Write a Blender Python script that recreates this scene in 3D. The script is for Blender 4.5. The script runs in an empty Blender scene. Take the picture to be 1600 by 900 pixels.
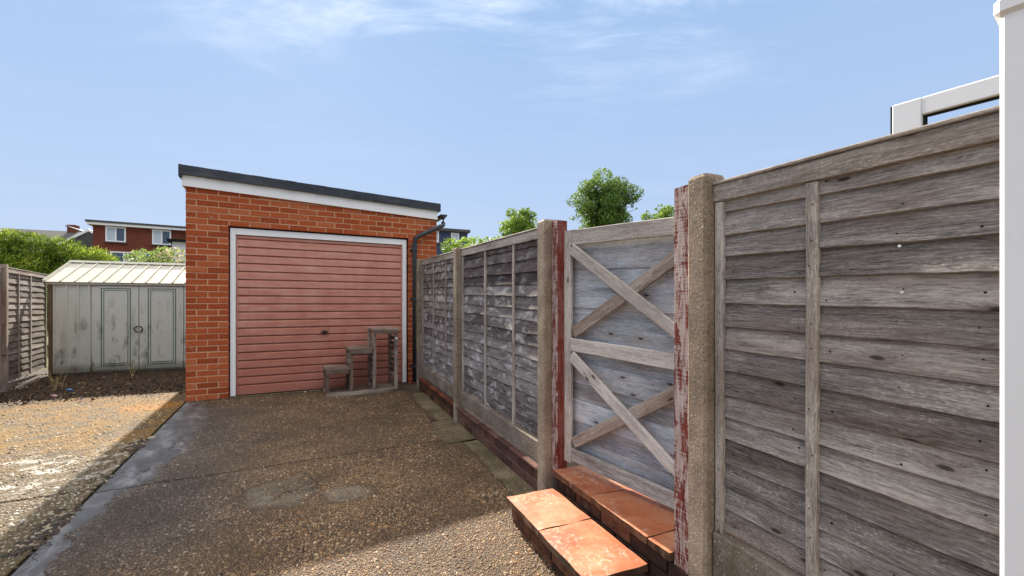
import bpy, math, random
import numpy as np
from mathutils import Vector, Matrix
random.seed(7); rng = np.random.default_rng(7)
R = math.radians
scene = bpy.context.scene
C = scene.collection

# ------------------------------------------------------------------ camera
F = 680.0; HZ = 476.0; CAMH = 1.18          # focal length and horizon of the photograph (px), eye height (m)
cd = bpy.data.cameras.new('camera'); cam = bpy.data.objects.new('camera', cd); C.objects.link(cam)
cam.location = (0, 0, CAMH); cam.rotation_euler = (R(90), 0, 0)
cd.sensor_width = 36; cd.lens = 36 * F / 1600; cd.shift_y = (HZ - 450) / 1600
cd.clip_start = 0.05; cd.clip_end = 3000
scene.camera = cam

# ------------------------------------------------------------------ sky, sun, exposure
TH = R(27.5)                                 # garage front runs at this angle
E1 = Vector((math.cos(TH), math.sin(TH), 0)); E2 = Vector((math.sin(TH), -math.cos(TH), 0))
P0 = Vector((-3.96, 5.28, 0))                # garage left front corner
SUN_EL = R(33.2); SUN_AZ = R(25.6)       # the sun stands behind the garage
travel = Vector((math.sin(SUN_AZ) * math.cos(SUN_EL), -math.cos(SUN_AZ) * math.cos(SUN_EL), -math.sin(SUN_EL)))
sd = bpy.data.lights.new('sun', 'SUN'); sun = bpy.data.objects.new('sun', sd); C.objects.link(sun)
sd.energy = 5.0; sd.angle = R(0.55); sd.color = (1.0, 0.93, 0.82)
sun.rotation_euler = travel.to_track_quat('-Z', 'Y').to_euler(); sun.location = (-20, 35, 25)
w = bpy.data.worlds.new('World'); scene.world = w; w.use_nodes = True
wn = w.node_tree; wn.nodes.clear()
SKY_STRENGTH = 0.083
EXPOSURE = 1.35
scene.view_settings.view_transform = 'Standard'; scene.view_settings.look = 'None'
scene.view_settings.exposure = EXPOSURE; scene.view_settings.gamma = 1.0
scene.view_settings.use_curve_mapping = False

# ------------------------------------------------------------------ node helpers
def nd(nt, t, ins=None, **props):
    n = nt.nodes.new(t)
    for k, v in props.items(): setattr(n, k, v)
    for k, v in (ins or {}).items():
        s = n.inputs[k]
        if isinstance(v, bpy.types.NodeSocket): nt.links.new(v, s)
        else: s.default_value = v
    return n
def lin(h):
    h = h.lstrip('#'); o = []
    for i in (0, 2, 4):
        v = int(h[i:i+2], 16) / 255; o.append(v / 12.92 if v <= .04045 else ((v + .055) / 1.055) ** 2.4)
    return (*o, 1)
def ramp(nt, fac, stops, interp='LINEAR'):
    n = nd(nt, 'ShaderNodeValToRGB', {'Fac': fac}); cr = n.color_ramp; cr.interpolation = interp
    while len(cr.elements) < len(stops): cr.elements.new(0.5)
    for e, (p, c) in zip(cr.elements, stops):
        e.position = p; e.color = c if not isinstance(c, (int, float)) else (c, c, c, 1)
    return n.outputs['Color']
def noise(nt, vec, scale, detail=4, rough=.55, dist=0.0):
    return nd(nt, 'ShaderNodeTexNoise', {'Vector': vec, 'Scale': scale, 'Detail': detail, 'Roughness': rough, 'Distortion': dist}).outputs['Fac']
def voro(nt, vec, scale, feature='F1', out='Distance', rnd=1.0):
    return nd(nt, 'ShaderNodeTexVoronoi', {'Vector': vec, 'Scale': scale, 'Randomness': rnd}, feature=feature).outputs[out]
def mix(nt, fac, a, b, blend='MIX'):
    n = nd(nt, 'ShaderNodeMix', data_type='RGBA', blend_type=blend)
    for s, v in ((n.inputs[0], fac), (n.inputs[6], a), (n.inputs[7], b)):
        if isinstance(v, bpy.types.NodeSocket): nt.links.new(v, s)
        else: s.default_value = v
    return n.outputs[2]
def mth(nt, op, a, b=0.0, c=0.0, clamp=False):
    n = nd(nt, 'ShaderNodeMath', operation=op, use_clamp=clamp)
    for i, v in enumerate((a, b, c)):
        if isinstance(v, bpy.types.NodeSocket): nt.links.new(v, n.inputs[i])
        else: n.inputs[i].default_value = v
    return n.outputs[0]
def mapr(nt, v, a, b, c=0.0, d=1.0, smooth=True):
    n = nd(nt, 'ShaderNodeMapRange', {'Value': v, 'From Min': a, 'From Max': b, 'To Min': c, 'To Max': d}, clamp=True)
    n.interpolation_type = 'SMOOTHSTEP' if smooth else 'LINEAR'
    return n.outputs['Result']
def vmul(nt, v, s, off=None):
    n = nd(nt, 'ShaderNodeMapping', {'Vector': v, 'Scale': s})
    if off is not None: n.inputs['Location'].default_value = off
    return n.outputs['Vector']
def newmat(name, rough=.8, spec=.3, metal=0.0):
    m = bpy.data.materials.new(name); m.use_nodes = True; nt = m.node_tree
    b = nt.nodes['Principled BSDF']; b.inputs['Roughness'].default_value = rough
    b.inputs['Specular IOR Level'].default_value = spec; b.inputs['Metallic'].default_value = metal
    return m, nt, b
def setc(nt, b, c):
    if isinstance(c, bpy.types.NodeSocket): nt.links.new(c, b.inputs['Base Color'])
    else: b.inputs['Base Color'].default_value = c
def bump(nt, b, h, strength=.4, dist=.01, prev=None):
    n = nd(nt, 'ShaderNodeBump', {'Height': h, 'Strength': strength, 'Distance': dist})
    if prev is not None: nt.links.new(prev, n.inputs['Normal'])
    nt.links.new(n.outputs['Normal'], b.inputs['Normal']); return n.outputs['Normal']
def objco(nt): return nd(nt, 'ShaderNodeTexCoord').outputs['Object']
def orand(nt): return nd(nt, 'ShaderNodeObjectInfo').outputs['Random']
def rndvec(nt, v, k=37.0):
    r = mth(nt, 'MULTIPLY', orand(nt), k)
    cx = nd(nt, 'ShaderNodeCombineXYZ', {0: r, 1: mth(nt, 'MULTIPLY', r, 1.7), 2: mth(nt, 'MULTIPLY', r, .6)}).outputs[0]
    return nd(nt, 'ShaderNodeVectorMath', {0: v, 1: cx}, operation='ADD').outputs[0]

# ------------------------------------------------------------------ the sky
tc = nd(wn, 'ShaderNodeTexCoord').outputs['Generated']
sky = nd(wn, 'ShaderNodeTexSky', sky_type='NISHITA', sun_disc=False, sun_elevation=SUN_EL, sun_rotation=-SUN_AZ,
         altitude=0, air_density=1.0, dust_density=0.25, ozone_density=2.2).outputs['Color']
sp = nd(wn, 'ShaderNodeSeparateXYZ', {0: tc})
zc = mth(wn, 'MAXIMUM', sp.outputs[2], 0.03)
flat = nd(wn, 'ShaderNodeCombineXYZ', {0: mth(wn, 'DIVIDE', sp.outputs[0], zc), 1: mth(wn, 'DIVIDE', sp.outputs[1], zc), 2: 0.0}).outputs[0]
SKY_EVEN = 0.94                                # hand-set blue gradient replaces most of the sky model, dimming its sun glow
even = ramp(wn, sp.outputs[2], [(0.0, (2.6, 3.1, 4.0, 1)), (0.28, (2.2, 2.9, 4.15, 1)), (0.6, (1.75, 2.65, 4.1, 1)), (1.0, (1.5, 2.4, 4.0, 1))])
skyc = mix(wn, SKY_EVEN, sky, even)
n1 = noise(wn, vmul(wn, flat, (1.0, 2.0, 1), (2.4, 51.2, 0)), 1.15, 9, .62, .35)
n2 = noise(wn, vmul(wn, flat, (1, 1, 1), (26.7, 12.1, 0)), .42, 3, .5)
up_ = mapr(wn, sp.outputs[2], .34, .75)
cl = mapr(wn, mth(wn, 'ADD', mth(wn, 'ADD', mth(wn, 'MULTIPLY', n1, .65), mth(wn, 'MULTIPLY', n2, .35)), mth(wn, 'MULTIPLY', up_, .20)), .50, .72)
cl = mth(wn, 'MULTIPLY', cl, mapr(wn, sp.outputs[2], .36, .85, .015, 1.0))
skyc = mix(wn, mth(wn, 'MULTIPLY', cl, .85), skyc, (12.0, 11.6, 11.2, 1))  # clouds out of view overhead thickened and brightened to lift the shaded surfaces
bg = nd(wn, 'ShaderNodeBackground', {'Color': skyc, 'Strength': SKY_STRENGTH})
wn.links.new(bg.outputs[0], nd(wn, 'ShaderNodeOutputWorld').inputs['Surface'])

# ------------------------------------------------------------------ object helpers
def tag(o, label=None, cat=None, group=None, kind=None):
    if label: o['label'] = label
    if cat: o['category'] = cat
    if group: o['group'] = group
    if kind: o['kind'] = kind
    return o
def empty(name, loc=(0, 0, 0), rz=0.0):
    o = bpy.data.objects.new(name, None); C.objects.link(o); o.location = loc; o.rotation_euler = (0, 0, rz)
    o.empty_display_size = .1; return o
def link(name, me, parent=None, loc=None, rz=None):
    o = bpy.data.objects.new(name, me); C.objects.link(o)
    if parent is not None: o.parent = parent
    if loc is not None: o.location = loc
    if rz is not None: o.rotation_euler = (0, 0, rz)
    return o
def mesh(name, vs, fs, mat, smooth=False, gc=None, col=None):
    me = bpy.data.meshes.new(name); me.from_pydata([tuple(v) for v in vs], [], fs); me.materials.append(mat)
    if gc is not None:
        a = me.attributes.new('gc', 'FLOAT_VECTOR', 'POINT'); a.data.foreach_set('vector', np.asarray(gc, dtype=np.float32).ravel())
    if smooth: me.polygons.foreach_set('use_smooth', [True] * len(me.polygons))
    me.update(); return me
class MB:
    """collects shapes that belong to one part"""
    def __init__(s, fn=None): s.v = []; s.f = []; s.fn = fn
    def add(s, vs, fs):
        o = len(s.v); s.v += [s.fn(*v) if s.fn else tuple(v) for v in vs]; s.f += [tuple(i + o for i in f) for f in fs]; return s
    def box(s, x0, x1, y0, y1, z0, z1, ch=0.0):
        if ch <= 0:
            return s.add([(x0,y0,z0),(x1,y0,z0),(x1,y1,z0),(x0,y1,z0),(x0,y0,z1),(x1,y0,z1),(x1,y1,z1),(x0,y1,z1)],
                         [(0,3,2,1),(4,5,6,7),(0,1,5,4),(1,2,6,5),(2,3,7,6),(3,0,4,7)])
        vs = []
        for x, sx in ((x0, 1), (x1, -1)):
            for y, sy in ((y0, 1), (y1, -1)):
                for z, sz in ((z0, 1), (z1, -1)):
                    vs += [(x, y+sy*ch, z+sz*ch), (x+sx*ch, y, z+sz*ch), (x+sx*ch, y+sy*ch, z)]
        i = lambda a, b, c, k: (a*4 + b*2 + c)*3 + k
        fs = [(i(0,0,0,0),i(0,0,1,0),i(0,1,1,0),i(0,1,0,0)),(i(1,0,0,0),i(1,1,0,0),i(1,1,1,0),i(1,0,1,0)),
              (i(0,0,0,1),i(1,0,0,1),i(1,0,1,1),i(0,0,1,1)),(i(0,1,0,1),i(0,1,1,1),i(1,1,1,1),i(1,1,0,1)),
              (i(0,0,0,2),i(0,1,0,2),i(1,1,0,2),i(1,0,0,2)),(i(0,0,1,2),i(1,0,1,2),i(1,1,1,2),i(0,1,1,2))]
        for a in (0, 1):
            for b in (0, 1):
                fs.append((i(a,b,0,0),i(a,b,1,0),i(a,b,1,1),i(a,b,0,1)) if (a+b)%2 else (i(a,b,0,1),i(a,b,1,1),i(a,b,1,0),i(a,b,0,0)))
                fs.append((i(a,0,b,0),i(a,0,b,2),i(a,1,b,2),i(a,1,b,0)) if (a+b)%2 == 0 else (i(a,1,b,0),i(a,1,b,2),i(a,0,b,2),i(a,0,b,0)))
                fs.append((i(0,a,b,1),i(1,a,b,1),i(1,a,b,2),i(0,a,b,2)) if (a+b)%2 else (i(0,a,b,2),i(1,a,b,2),i(1,a,b,1),i(0,a,b,1)))
                for c in (0, 1):
                    t = (i(a,b,c,0), i(a,b,c,1), i(a,b,c,2)); fs.append(t if (a+b+c)%2 == 0 else t[::-1])
        return s.add(vs, fs)
    def prism(s, prof, x0, x1, axis='x'):
        """profile of (y, z) points swept along x (or (x, z) along y)"""
        n = len(prof); vs = []
        for t in (x0, x1):
            for p in prof: vs.append((t, p[0], p[1]) if axis == 'x' else (p[0], t, p[1]))
        fs = [(i, (i+1) % n, n+(i+1) % n, n+i) for i in range(n)] + [tuple(range(n))[::-1], tuple(range(n, 2*n))]
        return s.add(vs, fs)
    def tube(s, pts, rad, n=10):
        pts = [Vector(p) for p in pts]; rad = rad if isinstance(rad, (list, tuple)) else [rad]*len(pts); vs = []; fs = []
        for k, p in enumerate(pts):
            d = (pts[min(k+1, len(pts)-1)] - pts[max(k-1, 0)]).normalized()
            a = d.orthogonal().normalized() if abs(d.z) > .99 else d.cross(Vector((0, 0, 1))).normalized()
            if abs(d.z) > .99: a = Vector((1, 0, 0))
            b = d.cross(a).normalized()
            for j in range(n):
                an = 2*math.pi*j/n; vs.append(tuple(p + (a*math.cos(an) + b*math.sin(an))*rad[k]))
        for k in range(len(pts)-1):
            for j in range(n): fs.append((k*n+j, k*n+(j+1) % n, (k+1)*n+(j+1) % n, (k+1)*n+j))
        fs += [tuple(range(n))[::-1], tuple(range((len(pts)-1)*n, len(pts)*n))]
        return s.add(vs, fs)
    def disc(s, c, r, th, n=8):
        """small round head facing -y"""
        vs = [(c[0]+r*math.cos(2*math.pi*j/n), c[1]+q, c[2]+r*math.sin(2*math.pi*j/n)) for q in (0, -th) for j in range(n)]
        return s.add(vs, [(j, (j+1) % n, n+(j+1) % n, n+j) for j in range(n)] + [tuple(range(n, 2*n))])
    def build(s, name, mat, parent=None, smooth=False, loc=None, rz=None):
        me = mesh(name, s.v, s.f, mat, smooth)
        bm_fix(me); return link(name, me, parent, loc, rz)
import bmesh
def bm_fix(me):
    bm = bmesh.new(); bm.from_mesh(me); bmesh.ops.recalc_face_normals(bm, faces=bm.faces); bm.to_mesh(me); bm.free()
def wood(name, O, ua, ub, L, W, T, mat, parent, nseg=1, wob=0.0, wane=0.0, ch=.0025, fn=None, bow=0.0, seed=None):
    """one sawn piece: length along ua, width along ub, thickness along ua x ub; carries its own grain coordinates"""
    O = Vector(O); ua = Vector(ua).normalized(); ub = Vector(ub).normalized(); uc = ua.cross(ub)
    rr = random.Random(seed if seed is not None else random.random())
    off = (rr.uniform(0, 50), rr.uniform(0, 50), rr.uniform(0, 50))
    ph = [rr.uniform(0, 6.3) for _ in range(6)]
    vs = []; gc = []; fs = []
    sec = [(0, ch), (0, T-ch), (ch, T), (W-ch, T), (W, T-ch), (W, ch), (W-ch, 0), (ch, 0)]
    for k in range(nseg+1):
        a = L*k/nseg
        lo = wane*(math.sin(a*7+ph[0])*.5 + math.sin(a*17+ph[1])*.3 + math.sin(a*41+ph[2])*.2) + wob*rr.uniform(-1, 1)
        hi = wob*rr.uniform(-1, 1)
        bw = bow*math.sin(math.pi*a/L + .3*math.sin(ph[3])) + wane*.4*math.sin(a*5+ph[4])
        for b, c in sec:
            bb = b + (lo if b < W/2 else hi); p = O + ua*a + ub*bb + uc*(c + bw)
            vs.append(fn(*p) if fn else tuple(p)); gc.append((a+off[0], b+off[1], c+off[2]))
    for k in range(nseg):
        for j in range(8): fs.append((k*8+j, (k+1)*8+j, (k+1)*8+(j+1) % 8, k*8+(j+1) % 8))
    fs += [tuple(range(8)), tuple(range(nseg*8, nseg*8+8))[::-1]]
    me = mesh(name, vs, fs, mat, gc=gc); bm_fix(me)
    return link(name, me, parent)
def PX(x, y, Z):
    """a point at depth Z seen at photograph pixel x, y"""
    return Vector(((x-800)/F*Z, Z, CAMH - (y-HZ)/F*Z))
def GW(s, d, z=0.0): return P0 + E1*s + E2*d + Vector((0, 0, z))

# ------------------------------------------------------------------ materials
LIN = lin
def wood_mat(name, dark, mid, light, warm, warm_amt=.4, bumps=.5, knot=.8, bleach=None, rough=.85):
    lin = lambda h: tuple(min(1, 1.30*q) for q in LIN(h)[:3]) + (1,)
    m, nt, b = newmat(name, rough, .2)
    g = nd(nt, 'ShaderNodeAttribute', attribute_name='gc').outputs['Vector']
    wv = nd(nt, 'ShaderNodeVectorMath', {0: nd(nt, 'ShaderNodeTexNoise', {'Vector': vmul(nt, g, (2.2, 9, 9)), 'Scale': 1.0, 'Detail': 2}).outputs['Color'], 1: (.5, .5, .5)}, operation='SUBTRACT').outputs[0]
    gw = nd(nt, 'ShaderNodeVectorMath', {0: g, 1: vmul(nt, wv, (.02, .016, .016))}, operation='ADD').outputs[0]
    # knots bend the grain round them
    kv = nd(nt, 'ShaderNodeTexVoronoi', {'Vector': vmul(nt, g, (3.4, 9.0, 0)), 'Scale': 1.0, 'Randomness': .95}, voronoi_dimensions='2D')
    kd = kv.outputs['Distance']; kr = nd(nt, 'ShaderNodeSeparateColor', {0: kv.outputs['Color']}).outputs[0]
    has = mth(nt, 'GREATER_THAN', kr, knot)
    kn = mth(nt, 'MULTIPLY', mapr(nt, kd, .075, .035), has)
    halo = mth(nt, 'MULTIPLY', mapr(nt, kd, .26, .07), has)
    ringv = nd(nt, 'ShaderNodeVectorMath', {0: gw, 1: nd(nt, 'ShaderNodeCombineXYZ', {1: mth(nt, 'MULTIPLY', halo, .012)}).outputs[0]}, operation='ADD').outputs[0]
    fib = noise(nt, vmul(nt, ringv, (17, 250, 250)), 1.0, 6, .72)
    grain = noise(nt, vmul(nt, ringv, (3.2, 42, 42)), 1.0, 6, .65, .4)
    blot = noise(nt, vmul(nt, g, (1.6, 5, 5)), 1.3, 5, .6)
    fine = noise(nt, vmul(nt, g, (85, 210, 210)), 1.0, 4, .65)
    v = mth(nt, 'ADD', mth(nt, 'MULTIPLY', fib, .5), mth(nt, 'ADD', mth(nt, 'MULTIPLY', grain, .30), mth(nt, 'MULTIPLY', fine, .20)))
    v = mth(nt, 'ADD', mth(nt, 'MULTIPLY', v, .72), mth(nt, 'MULTIPLY', blot, .28))
    v = mth(nt, 'ADD', v, mth(nt, 'MULTIPLY', mth(nt, 'SUBTRACT', orand(nt), .5), .10))
    c = ramp(nt, v, [(.38, lin(dark)), (.49, lin(mid)), (.60, lin(light))])
    wf = mth(nt, 'MULTIPLY', mapr(nt, noise(nt, vmul(nt, g, (1.1, 7, 7), (9, 3, 1)), 1.2, 4, .6), .42, .68), warm_amt)
    c = mix(nt, wf, c, mix(nt, .75, c, lin(warm)))
    c = mix(nt, mth(nt, 'MULTIPLY', mth(nt, 'MULTIPLY', mapr(nt, fine, .54, .68), mapr(nt, blot, .48, .6)), .7), c, lin(light))
    c = mix(nt, mth(nt, 'MULTIPLY', mapr(nt, fib, .40, .30), .75), c, mix(nt, .5, lin(dark), (0.01, .009, .008, 1)))
    if bleach:
        bl = mth(nt, 'MULTIPLY', mapr(nt, noise(nt, vmul(nt, g, (4, 9, 9), (4, 8, 2)), 1.6, 6, .7, .6), .50, .66), bleach[1])
        c = mix(nt, bl, c, lin(bleach[0]))
    c = mix(nt, mth(nt, 'MULTIPLY', halo, .35), c, mix(nt, .5, lin(dark), lin(warm)))
    c = mix(nt, mth(nt, 'MULTIPLY', kn, .85), c, (.022, .016, .012, 1))
    setc(nt, b, c)
    h = mth(nt, 'ADD', mth(nt, 'MULTIPLY', fib, .7), mth(nt, 'MULTIPLY', grain, .5))
    bump(nt, b, h, bumps, .004)
    return m
M = {}
M['wood_near'] = wood_mat('weathered_board', '#3a3431', '#716a65', '#a59d95', '#66503f', .45, .7, .74)
M['wood_rail'] = wood_mat('weathered_rail', '#544b44', '#897f76', '#b5aca1', '#756049', .45, .6, .85)
M['wood_far'] = wood_mat('dark_stained_board', '#37312f', '#5d5653', '#89827f', '#4c3d36', .4, .7, .85, ('#bdbab7', .65))
M['wood_dark'] = wood_mat('dark_upper_board', '#2c2625', '#4a413f', '#6f6664', '#45362f', .4, .7, .8, ('#b4b2b2', .25))
M['wood_left'] = wood_mat('grey_brown_board', '#3a332f', '#665d57', '#928a83', '#4c3b32', .4, .7, .85)
M['wood_gate'] = wood_mat('silver_grey_board', '#5f5f61', '#94969a', '#bfc0c1', '#978069', .4, .5, .52)
M['wood_brace'] = wood_mat('brown_grey_batten', '#4f453d', '#877a6f', '#b3a89c', '#785c44', .6, .8, .75)
M['wood_silver'] = wood_mat('pale_grey_batten', '#5e5650', '#9c948c', '#c6beb5', '#8a7359', .35, .8, .78)
M['wood_shelf'] = wood_mat('old_shelf_wood', '#3a2e25', '#75655a', '#a8988a', '#5c432f', .6, .6, .85)
def red_post_mat():
    m, nt, b = newmat('flaking_red_paint', .8, .2)
    g = nd(nt, 'ShaderNodeAttribute', attribute_name='gc').outputs['Vector']
    fl = noise(nt, vmul(nt, g, (7, 30, 30)), 1.0, 9, .8, .5)
    saw = noise(nt, vmul(nt, g, (160, 12, 12)), 1.0, 3, .6)
    base = ramp(nt, noise(nt, vmul(nt, g, (6, 40, 40)), 1.0, 5), [(.3, lin('#5c221b')), (.7, lin('#863f31'))])
    worn = ramp(nt, noise(nt, vmul(nt, g, (9, 80, 80)), 1.0, 5), [(.3, lin('#977a72')), (.65, lin('#c4b2aa'))])
    f = mapr(nt, mth(nt, 'ADD', fl, mth(nt, 'MULTIPLY', mth(nt, 'SUBTRACT', saw, .5), .22)), .46, .54)
    return m, nt, b, base, worn, f, saw
m, nt, b, base, worn, f, saw = red_post_mat()
setc(nt, b, mix(nt, f, base, worn)); bump(nt, b, mth(nt, 'ADD', saw, f), .5, .003); M['red_flaky'] = m
m, nt, b, base, worn, f, saw = red_post_mat()
setc(nt, b, mix(nt, mth(nt, 'MULTIPLY', f, .16), base, worn)); bump(nt, b, saw, .4, .003); M['red_sound'] = m; m.name = 'red_brown_stain'

def concrete_mat(name, c0, c1, c2, pit=1.0, sc=1.0, moss=0.0):
    m, nt, b = newmat(name, .9, .2); o = rndvec(nt, objco(nt))
    big = noise(nt, o, 5*sc, 6, .65); fine = noise(nt, o, 90*sc, 4, .7); vor = voro(nt, o, 95*sc); vc = voro(nt, o, 95*sc, out='Color')
    c = ramp(nt, mth(nt, 'ADD', mth(nt, 'MULTIPLY', big, .6), mth(nt, 'MULTIPLY', fine, .4)), [(.33, lin(c0)), (.5, lin(c1)), (.68, lin(c2))])
    stone = mapr(nt, vor, .33, .22); sel = mth(nt, 'GREATER_THAN', nd(nt, 'ShaderNodeSeparateColor', {0: vc}).outputs[1], .62)
    sc_ = ramp(nt, nd(nt, 'ShaderNodeSeparateColor', {0: vc}).outputs[0], [(0, lin('#6b5138')), (.5, lin('#a58a66')), (1, lin('#d8cdbb'))])
    c = mix(nt, mth(nt, 'MULTIPLY', mth(nt, 'MULTIPLY', stone, sel), .8), c, sc_)
    holes = mapr(nt, noise(nt, o, 130*sc, 2, .5), .36, .28)
    c = mix(nt, mth(nt, 'MULTIPLY', holes, .7*pit), c, lin('#2c2822'))
    if moss:
        c = mix(nt, mth(nt, 'MULTIPLY', mapr(nt, noise(nt, o, 6, 5, .7), .5, .66), moss), c, lin('#4a4a2a'))
    setc(nt, b, c)
    bump(nt, b, mth(nt, 'SUBTRACT', mth(nt, 'ADD', fine, mth(nt, 'MULTIPLY', stone, .4)), mth(nt, 'MULTIPLY', holes, .8*pit)), .6, .004)
    return m
M['post'] = concrete_mat('weathered_concrete', '#625344', '#8f7d6b', '#b3a28f')
M['gravel_board'] = concrete_mat('damp_concrete', '#52463a', '#7c6f62', '#9c9083', .6, 1.0, .35)
M['haunch'] = concrete_mat('edging_concrete', '#3c3326', '#665944', '#8c7c63', .6, .7, .6)

def brick_mat(name, cols, white=.5, rough=.9, dirt=0.0):
    m, nt, b = newmat(name, rough, .2); o = rndvec(nt, objco(nt)); r = orand(nt)
    n = noise(nt, o, 28, 6, .7); n2 = noise(nt, o, 9, 3, .6); sp_ = noise(nt, o, 220, 3, .6)
    t = mth(nt, 'ADD', mth(nt, 'ADD', mth(nt, 'MULTIPLY', r, .42), .06), mth(nt, 'MULTIPLY', n, .45))
    c = ramp(nt, t, [(.18, lin(cols[0])), (.42, lin(cols[1])), (.62, lin(cols[2])), (.85, lin(cols[3]))])
    c = mix(nt, mth(nt, 'MULTIPLY', mapr(nt, sp_, .6, .72), .35), c, lin(cols[0]))
    w_ = mth(nt, 'MULTIPLY', mapr(nt, mth(nt, 'ADD', mth(nt, 'MULTIPLY', n2, .7), mth(nt, 'MULTIPLY', n, .3)), .60, .76), white)
    c = mix(nt, w_, c, lin('#cbb2a4'))
    if dirt: c = mix(nt, mth(nt, 'MULTIPLY', mapr(nt, n2, .42, .62), dirt), c, lin('#231c16'))
    setc(nt, b, c); bump(nt, b, mth(nt, 'ADD', n, mth(nt, 'MULTIPLY', sp_, .6)), .45, .004); return m
M['brick'] = brick_mat('red_orange_brick', ('#883e20', '#a54e2a', '#b35d35', '#b8724e'), .6)
M['dark_brick'] = brick_mat('dirty_step_brick', ('#33241c', '#4b3327', '#6a4330', '#7d5942'), .5, .9, .55)
M['wall_brick'] = brick_mat('plum_brick', ('#452c25', '#5c4036', '#6a4b40', '#7a5c4f'), .3, .9, .35)
M['tile_red'] = brick_mat('wet_red_tile', ('#4a2415', '#63301c', '#7a4028', '#8a5238'), .2, .6, .5)
def simple(name, col, rough=.8, spec=.3, var=.12, sc=8, bs=.15, bd=.003, metal=0.0):
    m, nt, b = newmat(name, rough, spec, metal); o = objco(nt); n = noise(nt, o, sc, 6, .65); l = lin(col)
    c = ramp(nt, n, [(.3, tuple(x*(1-var) for x in l[:3]) + (1,)), (.7, tuple(min(1, x*(1+var)) for x in l[:3]) + (1,))])
    setc(nt, b, c); bump(nt, b, noise(nt, o, sc*14, 4, .6), bs, bd); return m
M['mortar'] = simple('pale_mortar', '#c99a79', .95, .1, .15, 20, .6, .004)
M['dirty_mortar'] = simple('dirty_mortar', '#4b4138', .95, .1, .4, 14, .6, .004)
M['grey_mortar'] = simple('wall_mortar', '#8d7b6e', .95, .1, .3, 14, .6, .004)
M['white'] = simple('white_gloss_board', '#f5f1ed', .45, .4, .03, 4, .03)
M['upvc'] = simple('white_plastic', '#f3eee9', .32, .5, .03, 3, .02)
M['black_plastic'] = simple('black_plastic_pipe', '#2c2d33', .4, .5, .2, 6, .05)
M['iron'] = simple('dark_iron', '#2a2622', .5, .4, .3, 30, .2)
M['dark'] = simple('dark_seal_and_gap', '#1c1a19', .8, .2, .2, 10)
M['nail_dark'] = simple('rusty_nail', '#1d1815', .8, .2, .3, 60)
M['nail_white'] = simple('zinc_nail', '#d9d9d6', .4, .5, .05, 60)
def felt():
    m, nt, b = newmat('roofing_felt', .85, .25); o = objco(nt)
    n = noise(nt, vmul(nt, o, (1, 3, 3)), 3, 7, .7); s_ = noise(nt, o, 350, 2, .6)
    c = ramp(nt, mth(nt, 'ADD', mth(nt, 'MULTIPLY', n, .7), mth(nt, 'MULTIPLY', s_, .3)), [(.36, lin('#34373d')), (.55, lin('#484c52')), (.7, lin('#6a6862'))])
    setc(nt, b, c); bump(nt, b, mth(nt, 'ADD', n, s_), .5, .01); return m
M['felt'] = felt()
def door_mat():
    m, nt, b = newmat('pink_paint_shaded_low', .42, .4); o = objco(nt)
    n = noise(nt, vmul(nt, o, (1.2, 1, 6)), 2.2, 6, .65); st = noise(nt, vmul(nt, o, (6, 1, 1.0)), 1, 5, .6)
    t = mth(nt, 'ADD', mth(nt, 'MULTIPLY', n, .6), mth(nt, 'MULTIPLY', st, .4))
    c = ramp(nt, t, [(.32, lin('#bd7661')), (.5, lin('#ca8a74')), (.66, lin('#d39a86'))])
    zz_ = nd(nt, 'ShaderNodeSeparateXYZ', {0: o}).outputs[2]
    c = mix(nt, mth(nt, 'MULTIPLY', mapr(nt, mth(nt, 'ADD', zz_, mth(nt, 'MULTIPLY', mth(nt, 'SUBTRACT', n, .5), 1.4)), 1.75, .1), .62), c, lin('#9c5542'))   # shade and splash dirt painted in, darker lower down
    c = mix(nt, mth(nt, 'MULTIPLY', mapr(nt, noise(nt, vmul(nt, o, (9, 1, 2.5)), 1, 7, .75), .56, .72), .3), c, lin('#7d4a3a'))
    setc(nt, b, c); nt.links.new(mapr(nt, st, .3, .7, .36, .55), b.inputs['Roughness'])
    bump(nt, b, noise(nt, o, 5, 3, .5), .06, .02); return m
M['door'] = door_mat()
def shed_mat(name, base, stain, amt, sc=(10, 1, 1.6)):
    m, nt, b = newmat(name, .5, .35); o = objco(nt)
    st = noise(nt, vmul(nt, o, sc), 1.0, 7, .72, .5); sp2 = nd(nt, 'ShaderNodeSeparateXYZ', {0: o}).outputs[2]
    low = mapr(nt, sp2, 1.25, .35, 0, 1); n = noise(nt, o, 3.2, 5, .6)
    f = mth(nt, 'MULTIPLY', mth(nt, 'MULTIPLY', mapr(nt, st, .45, .66), mapr(nt, n, .42, .62)), mth(nt, 'ADD', mth(nt, 'MULTIPLY', low, .7), .3))
    sp_ = mapr(nt, noise(nt, o, 70, 4, .7), .62, .75)
    c = mix(nt, mth(nt, 'MULTIPLY', f, amt), lin(base), lin(stain))
    c = mix(nt, mth(nt, 'MULTIPLY', sp_, .4*amt), c, lin(stain))
    c = mix(nt, mth(nt, 'MULTIPLY', mapr(nt, sp2, .22, .06), .65*amt), c, lin('#58512f'))
    setc(nt, b, c); return m
M['shed'] = shed_mat('grey_green_steel', '#cfd0c4', '#4d4932', .95)
M['shed_dark'] = simple('green_trim_paint', '#45614f', .5, .4, .2, 10, .05)
M['shed_roof'] = shed_mat('cream_roof_steel', '#c6c0ae', '#726a4d', .8, (3, 3, 3))
M['shed_trim'] = simple('brown_corner_trim', '#6f5a44', .7, .3, .3, 9)
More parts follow.
